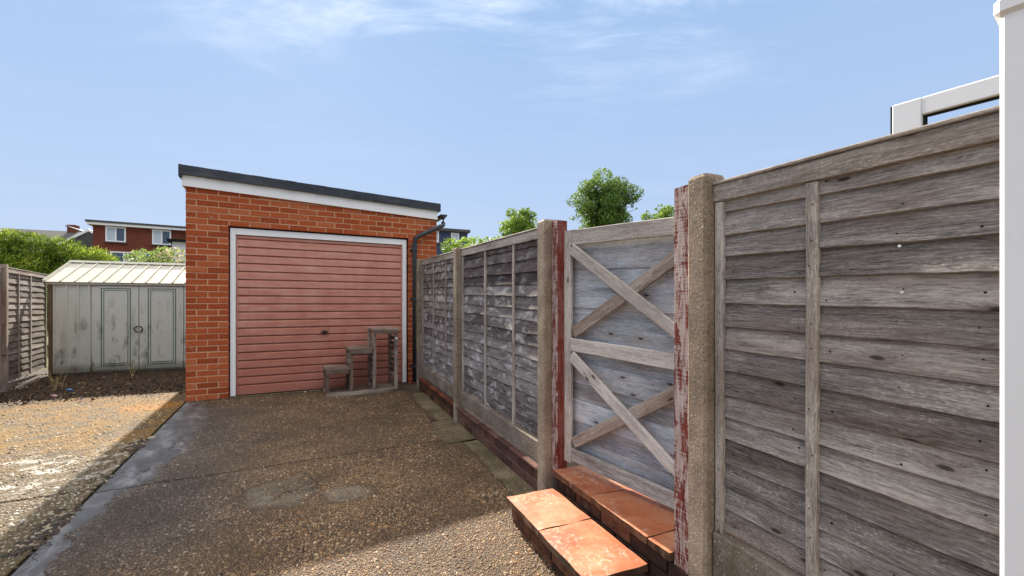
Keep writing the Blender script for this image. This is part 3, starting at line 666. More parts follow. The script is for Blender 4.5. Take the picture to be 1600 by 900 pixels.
def panel(name, org, rz, x0, x1, zb, zt, nb, mat, railmat, battens, fn, label, group, wane=.006, ff=True, battw=.032, yb=.045, endb=True, cap=True, nails=True, topw=.062, bseg=.06):
    o = empty(name, org, rz)
    tag(o, label, 'fence panel', group)
    L = x1-x0; pit = (zt-topw*.35-zb)/nb; rr = random.Random(x0+zt)
    for k in range(nb):
        z = zb+k*pit; Wd = pit+.024
        tilt = math.atan2(.016, Wd)
        ub = Vector((0, math.sin(tilt), math.cos(tilt)))
        jz = rr.uniform(-.004, .004)
        wood('board', (x0+.004, yb-.008+rr.uniform(-.0015, .0015)+.016, z+jz), X_, ub, L-.008, Wd, .014, (mat if not isinstance(mat, tuple) else mat[1 if k >= nb-4 else 0]), o, max(4, int(L/bseg)), .0012, wane, .002, fn, 0, rr.random())
    bx = list(battens) + ([x0+battw*.5+.003, x1-battw*.5-.003] if endb else [])
    for x in bx:
        for yy, nm in ((yb-.014, 'batten'), (yb+.042, 'back_batten')):
            wood(nm, (x-battw/2, yy, zb-.012), Z_, X_, zt-zb-topw+.008, battw, .018, railmat, o, 10, .0015, 0, .0025, fn, 0, rr.random())
    for yy, nm in ((yb-.016, 'top_rail'), (yb+.044, 'back_rail')):
        wood(nm, (x0, yy, zt-topw), X_, Z_, L, topw, .018, railmat, o, max(6, int(L/.12)), .001, 0, .0025, fn, 0, rr.random()).location = (0, .018, 0)
    wood('bottom_rail', (x0, yb+.062, zb-.01), X_, Z_, L, .05, .018, railmat, o, 6, .001, 0, .0025, fn, 0, rr.random())
    if cap: wood('capping', (x0+.001, yb-.022, zt+.001), X_, Y_, L-.002, .09, .012, railmat, o, max(6, int(L/.12)), .0012, 0, .003, fn, 0, rr.random())
    if nails:
        mb = MB(fn)
        for x in bx:
            for k in range(nb*1):
                if rr.random() < .7: mb.disc((x+rr.uniform(-.006, .006), yb-.0145, zb+(k+.5)*pit+rr.uniform(-.02, .02)), .0022, .0012, 6)
        nl = mb.build('nail_heads', M['nail_dark'], o); nl['kind'] = 'stuff'
    return o
conc_post(-1.93, -1.83, 1.80, -.03, .095, 'farthest concrete fence post, tucked beside the garage downpipe')
conc_post(-.05, .05, 1.735, -.03, .095, 'concrete fence post between the two dark lap panels')
conc_post(1.838, 1.936, 1.676, -.035, .095, 'concrete post beside the plain red gate post, at the step end')
conc_post(3.006, 3.092, 1.632, -.008, .095, 'tall pitted concrete post beside the flaking red and white gate post')
panel('fence_panel', FB, FA, -1.83, -.05, .335, 1.725, 16, M['wood_far'], M['wood_rail'], (-1.18, -.58), fz, 'dark lap fence panel nearest the garage wall', 'right fence panels', .004)
panel('fence_panel', FB, FA, .05, 1.838, .335, 1.725, 16, (M['wood_far'], M['wood_dark']), M['wood_rail'], (.72, 1.32), fz, 'dark lap fence panel with whitened lower boards, left of the gate', 'right fence panels', .004)
near = panel('fence_panel', FB, FA, 3.094, 4.9, .425, 1.71, 15, M['wood_near'], M['wood_rail'], (3.426, 4.1), fz, 'close grey lap fence panel filling the right of the picture', 'right fence panels', .0016, bseg=.05)
nb = MB(fz)
for x, z in ((3.63, 1.43), (3.635, 1.31)): nb.disc((x, .0375, z), .0035, .002, 10)
nb.build('bright_nails', M['nail_white'], near)
mb = MB(fz); rr = random.Random(3)
for k in range(15):
    for x in (3.17, 3.38, 3.47, 3.63, 3.77, 3.95):
        if rr.random() < .55: mb.disc((x+rr.uniform(-.012, .012), .0385, .425+(k+rr.uniform(.2, .75))*.0838), rr.uniform(.0018, .0032), .0015, 7)
mb.build('nail_holes', M['nail_dark'], near)['kind'] = 'stuff'
def gboard(t0, t1, z0, z1, label):
    mb = MB(fz); n = 10
    for k in range(1): mb.box(t0+.003, t1-.003, .018, .07, z0, z1, .006)
    o = mb.build('gravel_board', M['gravel_board'], None, loc=FB, rz=FA); return tag(o, label, 'gravel board', 'concrete gravel boards under the fence')
gboard(-1.83, -.05, .19, .322, 'concrete gravel board under the dark fence panel nearest the garage')
gboard(.05, 1.838, .19, .322, 'concrete gravel board under the whitened panel left of the gate')
gboard(3.094, 4.9, .15, .412, 'concrete gravel board under the close grey fence panel')

# low brick wall below the fence
def low_wall(t0, t1, rows, label, mat, mort, top_mat, topz, tl, pts=.006):
    o = empty('low_brick_wall', FB, FA); tag(o, label, 'brick wall', 'low brick walls under the fence')
    MB().box(t0+.002, t1-.002, -.004, .09, -.03, rows*.075+.002).build('core', mort, o)
    for i in range(rows):
        x = t0 - (.11 if i % 2 else 0)
        while x < t1-.02:
            a = max(x, t0); b_ = min(x+.215, t1)
            if b_-a > .03: put_brick(b_-a, .066, .08, a, -.012, i*.075+.004, mat, o)
            x += .225
    x = t0; rr = random.Random(t0)
    while x < t1-.02:
        b_ = min(x+tl, t1); k = MB(); y0 = -.032+rr.uniform(-.005, .005); z0 = rows*.075+.004
        k.box(x+.002, b_-.002, y0, .017, z0, z0+topz+rr.uniform(-.002, .003), .005); k.build('coping_tile', top_mat, o); x += tl
    return o
low_wall(-1.83, -.052, 2, 'low dark damp wall with red tile coping next to the downpipe', M['dark_brick'], M['dirty_mortar'], M['tile_red'], .022, .24)
low_wall(.052, 1.836, 2, 'low plum brick wall with thin coping left of the step', M['wall_brick'], M['grey_mortar'], M['wall_brick'], .020, .22)

# gate posts
def timber_post(t0, t1, y0, y1, z0, z1, mat, label):
    o = wood('timber_post', (t0, y0, z0), Z_, X_, z1-z0, t1-t0, y1-y0, mat, None, 16, .0012, 0, .004, None, 0, t0)
    o.location = FB; o.rotation_euler = (0, 0, FA); return tag(o, label, 'gate post', 'timber gate posts')
p1 = timber_post(1.938, 2.004, .012, .082, .185, 1.672, M['red_sound'], 'narrow plain red timber gate post on the hinge side')
p2 = timber_post(2.928, 3.004, .004, .085, .18, 1.625, M['red_flaky'], 'red timber gate post with white flaking paint')
me = p1.data; me.materials.append(M['red_flaky'])
for p in me.polygons:
    if p.normal.y < -.7: p.material_index = 1

# steps
st = empty('garden_step', FB, FA); tag(st, 'lower orange stone step standing on the driveway', 'step', 'steps up to the gate')
MB().box(2.055, 2.80, -.285, -.03, -.02, .098).build('core', M['dirty_mortar'], st)
x = 2.07
for i in range(1):
    x = 2.05
    while x < 2.80:
        b_ = min(x+.215, 2.81); put_brick(b_-x, .064, .09, x, -.295, .03, M['dark_brick'], st); put_brick(b_-x, .03, .09, x, -.293, -.008, M['dark_brick'], st); x += .225
for zz_, hh in ((.03, .064),):
    o = put_brick(.10, hh, .09, 2.065, -.02, zz_, M['dark_brick'], st, rz=-math.pi/2); o.location = (2.045, -.16, zz_)
    o = put_brick(.10, hh, .09, 2.065, -.02, zz_, M['dark_brick'], st, rz=-math.pi/2); o.location = (2.045, -.045, zz_)
def riven(name, x0, x1, y0, y1, z0, z1, parent, seed):
    rr = random.Random(seed); n, m_ = 10, 7; vs = []; fs = []
    ex0 = [rr.uniform(-.003, .003) for _ in range(m_+1)]; 
    for i in range(n+1):
        for j in range(m_+1):
            x = x0+(x1-x0)*i/n; y = y0+(y1-y0)*j/m_
            edge = i in (0, n) or j in (0, m_)
            if edge: x += rr.uniform(-.0013, .0013); y += rr.uniform(-.0013, .0013)
            h = z1 + .0022*math.sin(x*21+seed)*math.sin(y*27+seed*2) + rr.uniform(-.0008, .0008) - (.004 if edge else 0)
            vs.append((x, y, h))
    idx = lambda i, j: i*(m_+1)+j
    for i in range(n):
        for j in range(m_): fs.append((idx(i, j), idx(i+1, j), idx(i+1, j+1), idx(i, j+1)))
    ring = [idx(i, 0) for i in range(n)] + [idx(n, j) for j in range(m_)] + [idx(i, m_) for i in range(n, 0, -1)] + [idx(0, j) for j in range(m_, 0, -1)]
    o0 = len(vs); vs += [(vs[q][0]+rr.uniform(-.003, .003), vs[q][1]+rr.uniform(-.003, .003), z0) for q in ring]; N_ = len(ring)
    fs += [(ring[q], o0+q, o0+(q+1) % N_, ring[(q+1) % N_]) for q in range(N_)] + [tuple(range(o0, o0+N_))]
    o_ = MB().add(vs, fs).build(name, M['slab'], parent); o_.data.materials.append(M['slab_edge'])
    for p_ in o_.data.polygons:
        if abs(p_.normal.z) < .6: p_.material_index = 1
    return o_
riven('slab', 2.03, 2.412, -.316, -.028, .1, .135, st, 1); riven('slab', 2.418, 2.82, -.318, -.028, .1, .134, st, 2)
us = empty('threshold_step', FB, FA); tag(us, 'upper orange stone threshold step directly under the gate', 'step', 'steps up to the gate')
MB().box(1.96, 3.0, .012, .66, -.02, .192).build('core', M['dirty_mortar'], us)
for i in range(3):
    x = 2.006 - (.11 if i % 2 else 0)
    while x < 3.002:
        a = max(x, 2.006); b_ = min(x+.215, 3.002)
        if b_-a > .03: put_brick(b_-a, .056, .09, a, .0, -.002+i*.065, M['dark_brick'], us)
        x += .225
riven('slab', 2.008, 2.385, -.016, .32, .195, .230, us, 4); riven('slab', 2.391, 2.80, -.018, .32, .195, .231, us, 5); riven('slab', 2.806, 2.926, -.016, .32, .195, .229, us, 6)
riven('slab', 2.008, 2.5, .325, .68, .194, .228, us, 7); riven('slab', 2.506, 3.0, .325, .68, .194, .228, us, 8)

# gate, standing slightly ajar
GA = math.atan2(-.571, .4244)
gate = empty('garden_gate', (.302, 2.553, 0), GA)
tag(gate, 'silvery timber gate with two cross braces, standing slightly ajar', 'gate')
def gs(x, y, z): return (x, y, z-.045*x)
GB, GT, GL = .283, 1.612, .925
rr = random.Random(11)
for (xa, xb) in ((0, .058), (GL-.058, GL)):
    wood('stile', (xa, .022, GB-.012), Z_, X_, GT-GB+.012, xb-xa, .022, M['wood_silver'], gate, 8, .001, 0, .003, gs, 0, rr.random()).location = (0, -.022, 0)
for z0, wd_ in ((GT-.085, .085), (.915, .075), (GB, .075)):
    wood('rail', (.0585, .0, z0), X_, Z_, GL-.117, wd_, .021, M['wood_silver'], gate, 6, .001, 0, .003, gs, 0, rr.random()).location = (0, .021, 0)
def brace(x0, z0, x1, z1, y, wd_=.062, nm='brace', th=.018, mat='wood_brace'):
    d = Vector((x1-x0, 0, z1-z0)); L = d.length; d.normalize(); up = Vector((0, 1, 0)).cross(d) * -1
    if up.z < 0: up = -up
    return wood(nm, Vector((x0, y, z0))-up*wd_/2, d, up, L, wd_, th, M[mat], gate, 8, .001, 0, .003, gs, 0, rr.random())
# upper cross, then lower cross; one bar lies on the other
zu0, zu1, zl0, zl1 = .995, GT-.09, GB+.08, .91
brace(.075, zu0+.028, GL-.075, zu1-.02, .0215); brace(.075, zu1-.02, GL-.075, zu0+.028, .003, mat='wood_silver')
brace(.075, zl0+.028, GL-.075, zl1-.02, .0215); brace(.075, zl1-.02, GL-.075, zl0+.028, .003, mat='wood_silver')
nbd = 12; ph_ = (GT-GB-.012)/nbd
for k in range(nbd):
    wood('board', (.006, .0425, GB+.004+k*ph_), X_, Z_, GL-.012, ph_+.012, .014, M['wood_gate'], gate, 6, .0008, 0, .003, gs, 0, rr.random()).location = (0, .018+(.006 if k % 2 else 0), 0)
mb = MB(gs)
for k in range(nbd):
    for x in (.03, .83):
        if rr.random() < .5: mb.disc((x, -.0005, GB+.04+k*ph_), .0025, .001, 6)
mb.build('nail_heads', M['nail_dark'], gate)['kind'] = 'stuff'

# white plastic post at the right edge
wp = empty('white_post', (.8085, .6475, 0), R(34.8)); tag(wp, 'white plastic post with rounded cap at the right edge of the picture', 'post')
MB().box(-.05, .05, -.05, .05, -.02, 1.630, .005).build('shaft', M['upvc'], wp)
cp = MB(); n = 20
for (z, h, r_) in ((1.615, .03, .056), (1.645, .012, .052)):
    cp.box(-r_, r_, -r_, r_, z, z+h, .007)
cp.build('cap', M['upvc'], wp)

# neighbour's white glazed frame beyond the fence
nf = empty('glazed_frame', FW(2.681, 2.0), FA); tag(nf, 'white plastic glazed door frame showing above the close fence panel', 'door frame')
HT = 2.414
def nz(x, y, z): return (x, y, z-.07*x)
k = MB(nz); k.box(0, .145, 0, .075, 0, HT, .006); k.build('stile', M['upvc'], nf)
k = MB(nz); k.box(.1455, 2.0, .001, .074, HT-.105, HT-.0005, .006); k.build('top_rail', M['upvc'], nf)
k = MB(nz); k.box(2.0005, 2.14, 0, .075, 0, HT, .006); k.build('stile', M['upvc'], nf)
k = MB(nz); k.box(.1455, 2.0, .001, .074, 0, .2, .006); k.build('bottom_rail', M['upvc'], nf)
k = MB(nz); k.box(.16, 1.98, .035, .045, .2, HT-.105); k.build('pane', M['clear_glass'], nf)
k = MB(nz); k.box(.146, .151, .02, .06, .2, HT-.106); k.box(.157, 1.999, .02, .06, HT-.111, HT-.106); k.build('seal', M['dark'], nf)
k = MB(nz); k.box(-.012, -.001, .01, .07, 0, HT-.004); k.build('edge_seal', M['dark'], nf)

# ------------------------------------------------------------------ left fence
LB = Vector((-6.9, 5.94, 0)); LA = math.atan2(.82, -.57)
def li(x, y, z): return (x, y, z)
panel('fence_panel', LB, LA, .05, 1.95, .10, 1.69, 17, M['wood_left'], M['wood_rail'], (.62, 1.15), li, 'grey lap fence panel left of the metal shed', 'left fence panels', .004)
panel('fence_panel', LB, LA, -1.9, -.05, .10, 1.67, 17, M['wood_left'], M['wood_rail'], (-.6, -1.25), li, 'lap fence panel cut off by the left picture edge', 'left fence panels', .004)
for x, lb, gr in ((0.0, 'brown timber post of the left fence by the picture edge', None),):
    o = wood('timber_post', (x-.04, -.01, -.05), Z_, X_, 1.78, .08, .09, M['wood_brace'], None, 8, .002, 0, .005, None, 0, 5)
    o.location = LB; o.rotation_euler = (0, 0, LA); tag(o, lb, 'fence post')
o = wood('kick_board', (.06, -.06, -.004), X_, Z_, .95, .045, .03, M['wood_rail'], None, 3, .002, 0, .003, None, 0, 9)
o.location = LB; o.rotation_euler = (0, 0, LA); tag(o, 'pale loose plank lying along the left fence foot', 'plank')

# ------------------------------------------------------------------ metal shed
SA = R(21.5); SO = Vector((-7.70, 7.23, 0))
shed = empty('metal_shed', SO, SA); tag(shed, 'pale green metal shed with stained walls and cream ribbed roof', 'shed')
SW, SD, EH, RH = 2.42, 1.5, 1.565, 1.955
k = MB(); k.box(.0, SW, .035, SD, .0, EH-.02); k.prism([(0.0, EH-.02), (SD, EH-.02), (SD/2, RH-.03)], .02, SW-.02); 
# ribbed front skins
def skin(x0, x1, ribs, nm):
    pr = [(x0, .035), (x0, .004)]
    for r_ in ribs: pr += [(r_-.018, .004), (r_-.010, -.018), (r_+.010, -.018), (r_+.018, .004)]
    pr += [(x1, .004), (x1, .035)]
    q = MB(); N_ = len(pr); vs = [(p[0], p[1], z) for z in (.03, EH-.05) for p in pr]
    q.add(vs, [(i, (i+1) % N_, N_+(i+1) % N_, N_+i) for i in range(N_)] + [tuple(range(N_)), tuple(range(N_, 2*N_))]); return q.build(nm, M['shed'], shed)
k.build('frame', M['shed'], shed)
skin(.05, .553, (.075, .235, .385, .53), 'wall_sheet'); skin(1.865, SW-.02, (1.9, 2.06, 2.22, 2.38), 'wall_sheet')
MB().box(.0, .048, -.012, .034, .0, EH-.045, .004).build('corner_trim', M['shed_trim'], shed)
MB().box(.556, 1.862, .012, .034, .02, .06, .003).build('door_rail', M['shed'], shed)
for n_, (a, b_) in enumerate(((.56, 1.204), (1.212, 1.858))):
    d_ = MB().box(a, b_, -.006, .03, .045, EH-.06, .004).build('door', M['shed'], shed)
    i0, i1, z0, z1 = a+.125, b_-.11, .12, EH-.10
    q = MB()
    for off, wd_ in ((0, .012), (.035, .008)):
        for (xa, xb, za, zb) in ((i0+off, i1-off, z0+off, z0+off+wd_), (i0+off, i1-off, z1-off-wd_, z1-off), (i0+off, i0+off+wd_, z0+off+wd_, z1-off-wd_), (i1-off-wd_, i1-off, z0+off+wd_, z1-off-wd_)):
            q.box(xa, xb, -.010, -.0065, za, zb)
    q.build('trim_line', M['shed_dark'], d_)
    MB().box(i0+.05, i1-.05, -.009, -.0065, z0+.05, z1-.05, .002).build('raised_panel', M['shed'], d_)
    hx = b_-.012 if n_ == 0 else a+.012; sgn = -1 if n_ == 0 else 1
    q = MB(); q.tube([(hx, -.012, .80), (hx+sgn*.03, -.03, .785), (hx+sgn*.045, -.032, .75), (hx+sgn*.03, -.03, .715), (hx, -.012, .70)], .009, 8); q.build('handle', M['iron'], d_, smooth=True)
MB().box(1.2045, 1.2115, .0, .03, .045, EH-.06).build('door_gap', M['dark'], shed)
MB().box(-.03, SW+.03, -.035, .034, EH-.048, EH-.012, .004).build('eave_trim', M['shed_roof'], shed)
nr = 13; pw = (SW+.08)/nr; sl = math.atan2(RH-EH, SD/2+.05)
for side in (0, 1):
    for i in range(nr):
        x0 = -.04+i*pw; x1 = x0+pw; q = MB()
        pr = [(x0, 0), (x0, .026), (x0+.018, .026), (x0+.026, .006), (x1-.001, .006), (x1-.001, 0)]
        vs = []
        for u in (0, 1):
            y = -.05+u*(SD/2+.05) if side == 0 else SD+.05-u*(SD/2+.05); z = EH-.01+u*(RH-EH)
            vs += [(p[0], y, z+p[1]) for p in pr]
        q.add(vs, [(j, (j+1) % 6, 6+(j+1) % 6, 6+j) for j in range(6)] + [tuple(range(6)), tuple(range(6, 12))]); q.build('roof_sheet', M['shed_roof'], shed)
q = MB(); q.prism([(SD/2-.06, RH-.005), (SD/2, RH+.035), (SD/2+.06, RH-.005), (SD/2, RH+.015)], -.045, SW+.045); q.build('ridge_cap', M['shed_roof'], shed)
q = MB(); q.prism([(-.055, EH-.03), (-.055, EH+.025), (SD/2, RH+.03), (SD/2, RH-.03)], -.055, -.042); q.prism([(SD+.055, EH-.03), (SD+.055, EH+.025), (SD/2, RH+.03), (SD/2, RH-.03)], -.055, -.042); q.build('verge_trim', M['shed_roof'], shed)

# ------------------------------------------------------------------ bits on the soil in front of the shed
def quads(name, P, U, V, col, mat):
    n = len(P); Vx = np.stack([P-U, P+V*.9, P+U, P-V*.9], 1).astype(np.float32)
    me = bpy.data.meshes.new(name); me.vertices.add(n*4); me.vertices.foreach_set('co', Vx.ravel()); me.loops.add(n*4)
    me.loops.foreach_set('vertex_index', np.arange(n*4, dtype=np.int32)); me.polygons.add(n); me.polygons.foreach_set('loop_start', (np.arange(n)*4).astype(np.int32))
    me.update(calc_edges=True); c4 = np.ones((n, 4, 4), dtype=np.float32); c4[:, :, :3] = np.clip(col, 0, 1)[:, None]
    a = me.attributes.new('col', 'FLOAT_COLOR', 'POINT'); a.data.foreach_set('color', c4.ravel()); me.materials.append(mat); return me
def unit(a): return a/np.maximum(np.linalg.norm(a, axis=1, keepdims=True), 1e-6)
n = 3600; s = rng.uniform(-4.2, .2, n); d = -.55 - np.abs(rng.normal(0, 1.3, n)); d = np.clip(d, -3.6, -.3)
P = np.stack([s, -d, rng.uniform(.003, .03, n)], 1); U = unit(rng.normal(size=(n, 3))*[1, 1, .45]); Vv = unit(np.cross(U, rng.normal(size=(n, 3))*[.5, .5, 1]))
sz = rng.uniform(.008, .026, (n, 1)); pal = np.array([lin(c)[:3] for c in ('#2f241b', '#4a3726', '#5f4731', '#3b2c20', '#7d6243', '#8c7a5e')])
o = link('leaf_litter', quads('leaf_litter', P, U*sz, Vv*sz*.55, pal[rng.integers(0, 6, n)], M['litter']), None, P0, TH); tag(o, 'dark dead leaves and twigs strewn before the shed', 'leaf litter', kind='stuff')
M['blue_scrap'] = simple('blue_plastic', '#3b6fa0', .4, .5, .1, 20); M['pink_scrap'] = simple('pink_stone', '#c9a0a0', .7, .3, .15, 30)
def rock(name, loc, r, mat, label, cat, sq=(1, 1, .6), group=None):
    bm = bmesh.new(); bmesh.ops.create_icosphere(bm, subdivisions=2, radius=r)
    for v in bm.verts: v.co = Vector((v.co.x*sq[0], v.co.y*sq[1], v.co.z*sq[2]))*(1+random.uniform(-.13, .13))
    me = bpy.data.meshes.new(name); bm.to_mesh(me); bm.free(); me.materials.append(mat); o = link(name, me, None, loc); return tag(o, label, cat, group)
rock('plastic_scrap', (-6.0, 5.9, .02), .042, M['blue_scrap'], 'crumpled blue plastic scrap on the soil before the shed', 'litter', (1.1, .8, .6))
rock('stone', (-5.86, 5.57, .012), .036, M['pink_scrap'], 'pinkish stone on the soil near the blue scrap', 'stone', (1.2, .8, .5))
M['pale_stone'] = simple('pale_flint', '#cfc7b8', .6, .3, .1, 30)
for k, (x, y, r_) in enumerate(((355, 612, .014), (363, 613, .012), (477, 614, .016), (441, 624, .014))): pass
rock('stone', PX(477, 613, 680*1.18/(613-476)).xy.to_3d()+Vector((0, 0, .006)), .014, M['pale_stone'], 'tiny white stone on the ground just below the pink door', 'stone')
M['dry_stalk'] = simple('dry_stalk', '#b09a6a', .8, .2, .2, 20); M['weed_leaf'] = simple('weed_leaf', '#6f7a3a', .7, .2, .2, 20)
def weed(x, y, h, label, n):
    p = PX(x, y, 680*1.18/(y-476)); o = empty('dry_weed', (p.x, p.y, 0)); tag(o, label, 'weed', 'dry weeds before the shed'); rr = random.Random(x)
    for k in range(n):
        a = rr.uniform(0, 6.3); l = h*rr.uniform(.6, 1.05); sp_ = rr.uniform(.15, .5)*h
        MB().tube([(0, 0, -.01), (math.cos(a)*sp_*.3, math.sin(a)*sp_*.3, l*.5), (math.cos(a)*sp_, math.sin(a)*sp_, l)], [.005, .004, .002], 5).build('stalk', M['dry_stalk'], o)
weed(86, 612, .34, 'dry straw-coloured weed stalks in front of the shed corner', 6); weed(207, 590, .3, 'thin dry weed standing before the shed doors', 3); weed(97, 606, .2, 'short dry weed beside the blue scrap', 3)

# ------------------------------------------------------------------ trees, hedges
def leaves(name, clumps, n, size, palette, parent, asp=.5, up=.3, droop=0.0, shell=.55, orient='free', jit=.25, fill_vol=1e9):
    cl = np.array([[*c, *r_] for c, r_ in clumps]); vol = cl[:, 3]*cl[:, 4]*cl[:, 5]; pr = vol**.75
    pr = np.where(vol > fill_vol, pr*.25, pr); pr = pr/np.sum(pr)
    ci = rng.choice(len(cl), n, p=pr); dv = unit(rng.normal(size=(n, 3))); rad = rng.random(n)**(1/3)*(1-shell)+shell*(1-.35*rng.random(n)**2)
    P = cl[ci, :3] + dv*rad[:, None]*cl[ci, 3:]; 
    if orient == 'spray':
        U = unit(dv*[1, 1, .5] + np.array([0, 0, up]) + rng.normal(size=(n, 3))*.35)
    else: U = unit(rng.normal(size=(n, 3)) + dv*.3 + np.array([0, 0, -droop]))
    V = unit(np.cross(U, rng.normal(size=(n, 3)))); sz = size*rng.uniform(.6, 1.35, (n, 1))
    pal = np.array([lin(c)[:3] for c in palette]); pc = rng.integers(0, len(pal), len(cl))
    pick = np.where(rng.random(n) < .55, pc[ci], rng.integers(0, len(pal), n)); col = pal[pick]*rng.uniform(1-jit, 1+jit, (n, 1))
    return link(name, quads(name, P, U*sz, V*sz*asp, col, M['leaf']), parent)
def tree(name, base, h, crown, label, n, size, palette, trunk_r=.12, ncl=26, cat='tree', group='trees beyond the fences', asp=.5):
    """crown: (centre offset, radii)"""
    o = empty(name, base); tag(o, label, cat, group); c0, r0 = Vector(crown[0]), Vector(crown[1]); rr = random.Random(label)
    cl = []
    tries = 0
    while len(cl) < ncl:
        d = Vector((rr.gauss(0, 1), rr.gauss(0, 1), rr.gauss(0, 1))).normalized()*(rr.random()**.45)
        cl.append((Vector((c0.x+d.x*r0.x, c0.y+d.y*r0.y, c0.z+d.z*r0.z)), Vector((1, 1, .8))*rr.uniform(.14, .40)*min(r0)))
    for q in range(30):
        d = Vector((rr.gauss(0, 1), rr.gauss(0, 1), rr.gauss(0, 1)+.2)).normalized()*rr.uniform(.9, 1.16)
        cl.append((Vector((c0.x+d.x*r0.x, c0.y+d.y*r0.y, c0.z+d.z*r0.z)), Vector((1, 1, .8))*rr.uniform(.05, .12)*min(r0)))
    for q in range(4): cl.append((c0+Vector((rr.uniform(-.25, .25)*r0.x, 0, rr.uniform(-.2, .2)*r0.z)), Vector((r0.x, r0.y, r0.z))*rr.uniform(.6, .8)))
    mb = MB(); top = Vector((c0.x*.6, c0.y*.6, c0.z+r0.z*.3)); fork = Vector((c0.x*.3, c0.y*.3, max(.3, c0.z-r0.z*.75)))
    mb.tube([(0, 0, -.05), fork*.5+Vector((.02, 0, 0)), fork, (fork+top)/2, top], [trunk_r, trunk_r*.85, trunk_r*.7, trunk_r*.4, trunk_r*.12], 8)
    for c, r_ in cl:
        s_ = fork.lerp(top, rr.uniform(0, .7)); m_ = s_.lerp(c, .5)+Vector((0, 0, .08*r0.z)); mb.tube([s_, m_, c], [trunk_r*.3, trunk_r*.17, trunk_r*.05], 5)
    mb.build('trunk', M['bark'], o, smooth=True); leaves('crown', [((*c,), (*r_,)) for c, r_ in cl], n, size, palette, o, asp, shell=.25, fill_vol=(.5*min(r0))**3); return o
G1 = ('#4c6b2a', '#5f7f35', '#3c5a26', '#6f8f45', '#86a05a', '#54733a'); G2 = ('#7f9a3a', '#91ab45', '#6b8a30', '#a6bb5c', '#5b7a2c')
G3 = ('#6f8f28', '#9cb038', '#b9c246', '#3f5c1c', '#5f7d24', '#2c4216', '#34501a'); G4 = ('#6f8a4a', '#8aa060', '#4f6f35', '#b7bd8c', '#cfb9a6', '#7f9a55')
def at(x, y, Z): p = PX(x, y, Z); return Vector((p.x, p.y, 0)), p.z
b_, zt = at(940, 272, 14.0); tree('broadleaf_tree', b_, zt, ((.05, 0, zt-1.05), (1.02, .95, 1.0)), 'larger dense green tree showing above the gate', 22000, .04, G1, .09, 95)
b_, zt = at(812, 326, 16.0); tree('broadleaf_tree', b_, zt, ((0, 0, zt-.75), (.72, .7, .72)), 'smaller light green tree above the dark fence panel', 8500, .045, G2, .07, 45)
b_, zt = at(1035, 320, 18.0); tree('broadleaf_tree', b_, zt, ((.3, 0, zt-.7), (1.2, .7, .65)), 'bright green treetop just left of the flaking gate post', 8000, .05, G2, .08, 36)
def hedge(name, x0, x1, ytop, Z, depth, label, palette, n, size, low=.0):
    a, z1 = at(x0, ytop, Z); c, _ = at(x1, ytop, Z); mid = (a+c)/2; o = empty(name, mid); tag(o, label, 'hedge', 'hedges and shrubs'); L = (c-a).length; cl = []; rr = random.Random(label)
    k = max(5, int(L/.35))
    for i in range(k):
        for zz in np.arange(low, z1, .4):
            x = -L/2+L*(i+.5)/k; cl.append(((x+rr.uniform(-.1, .1), rr.uniform(-.3, .3)*depth, min(zz+.3, z1-.12+rr.uniform(-.12, .08))), (.28, depth*.45, .28)))
    mb = MB()
    for i in range(k): x = -L/2+L*(i+.5)/k; mb.tube([(x, 0, -.05), (x+.05, .03, z1*.4), (x, 0, z1*.8)], [.035, .025, .01], 6)
    mb.build('stems', M['bark'], o); leaves('foliage', cl, n, size, palette, o); return o
hedge('hedge', 697, 790, 375, 13.0, .7, 'bright green hedge top running above the dark fence', G2, 5200, .05, 1.2)
hedge('flowering_shrub', 205, 284, 397, 13.5, .9, 'pale flowering shrub between the shed roof and brown house', G4, 5200, .055, .8)
# golden conifer behind the left fence
def conifer(x, y, Z, rx, label, n, seed):
    b0, zt = at(x, y, Z); o = empty('golden_conifer', b0); tag(o, label, 'conifer', 'golden conifers'); rr = random.Random(seed); cl = []
    for k in range(80):
        t = rr.random(); ang = rr.uniform(0, 6.3); z = .5+t*(zt-.75); rr_ = rx*(1-.62*t**1.6)*rr.uniform(.35, 1.0)
        cl.append(((rr_*math.cos(ang), rr_*math.sin(ang)*.7, z), (.42*rr.uniform(.6, 1.2), .4, .24*rr.uniform(.7, 1.2))))
    cl.append(((0, 0, zt-.3), (.3, .3, .3)))
    mb = MB(); mb.tube([(0, 0, -.05), (.03, 0, zt*.5), (0, 0, zt*.92)], [.16, .11, .03], 8)
    for c, _ in cl: mb.tube([(0, 0, c[2]*.85), (c[0]*.5, c[1]*.5, c[2]*.9), c], [.03, .02, .008], 4)
    mb.build('trunk', M['bark'], o); leaves('crown', cl, int(n*1.7), .068, G3, o, .17, .55, shell=.4, orient='spray', jit=.35)
conifer(14, 357, 12.6, 1.75, 'big golden green conifer at the left picture edge', 17000, 1)
conifer(88, 367, 13.2, 1.35, 'golden conifer over the shed end, right of the larger one', 11000, 2)
conifer(152, 384, 13.6, .65, 'small golden conifer tip before the brown house corner', 4200, 3)

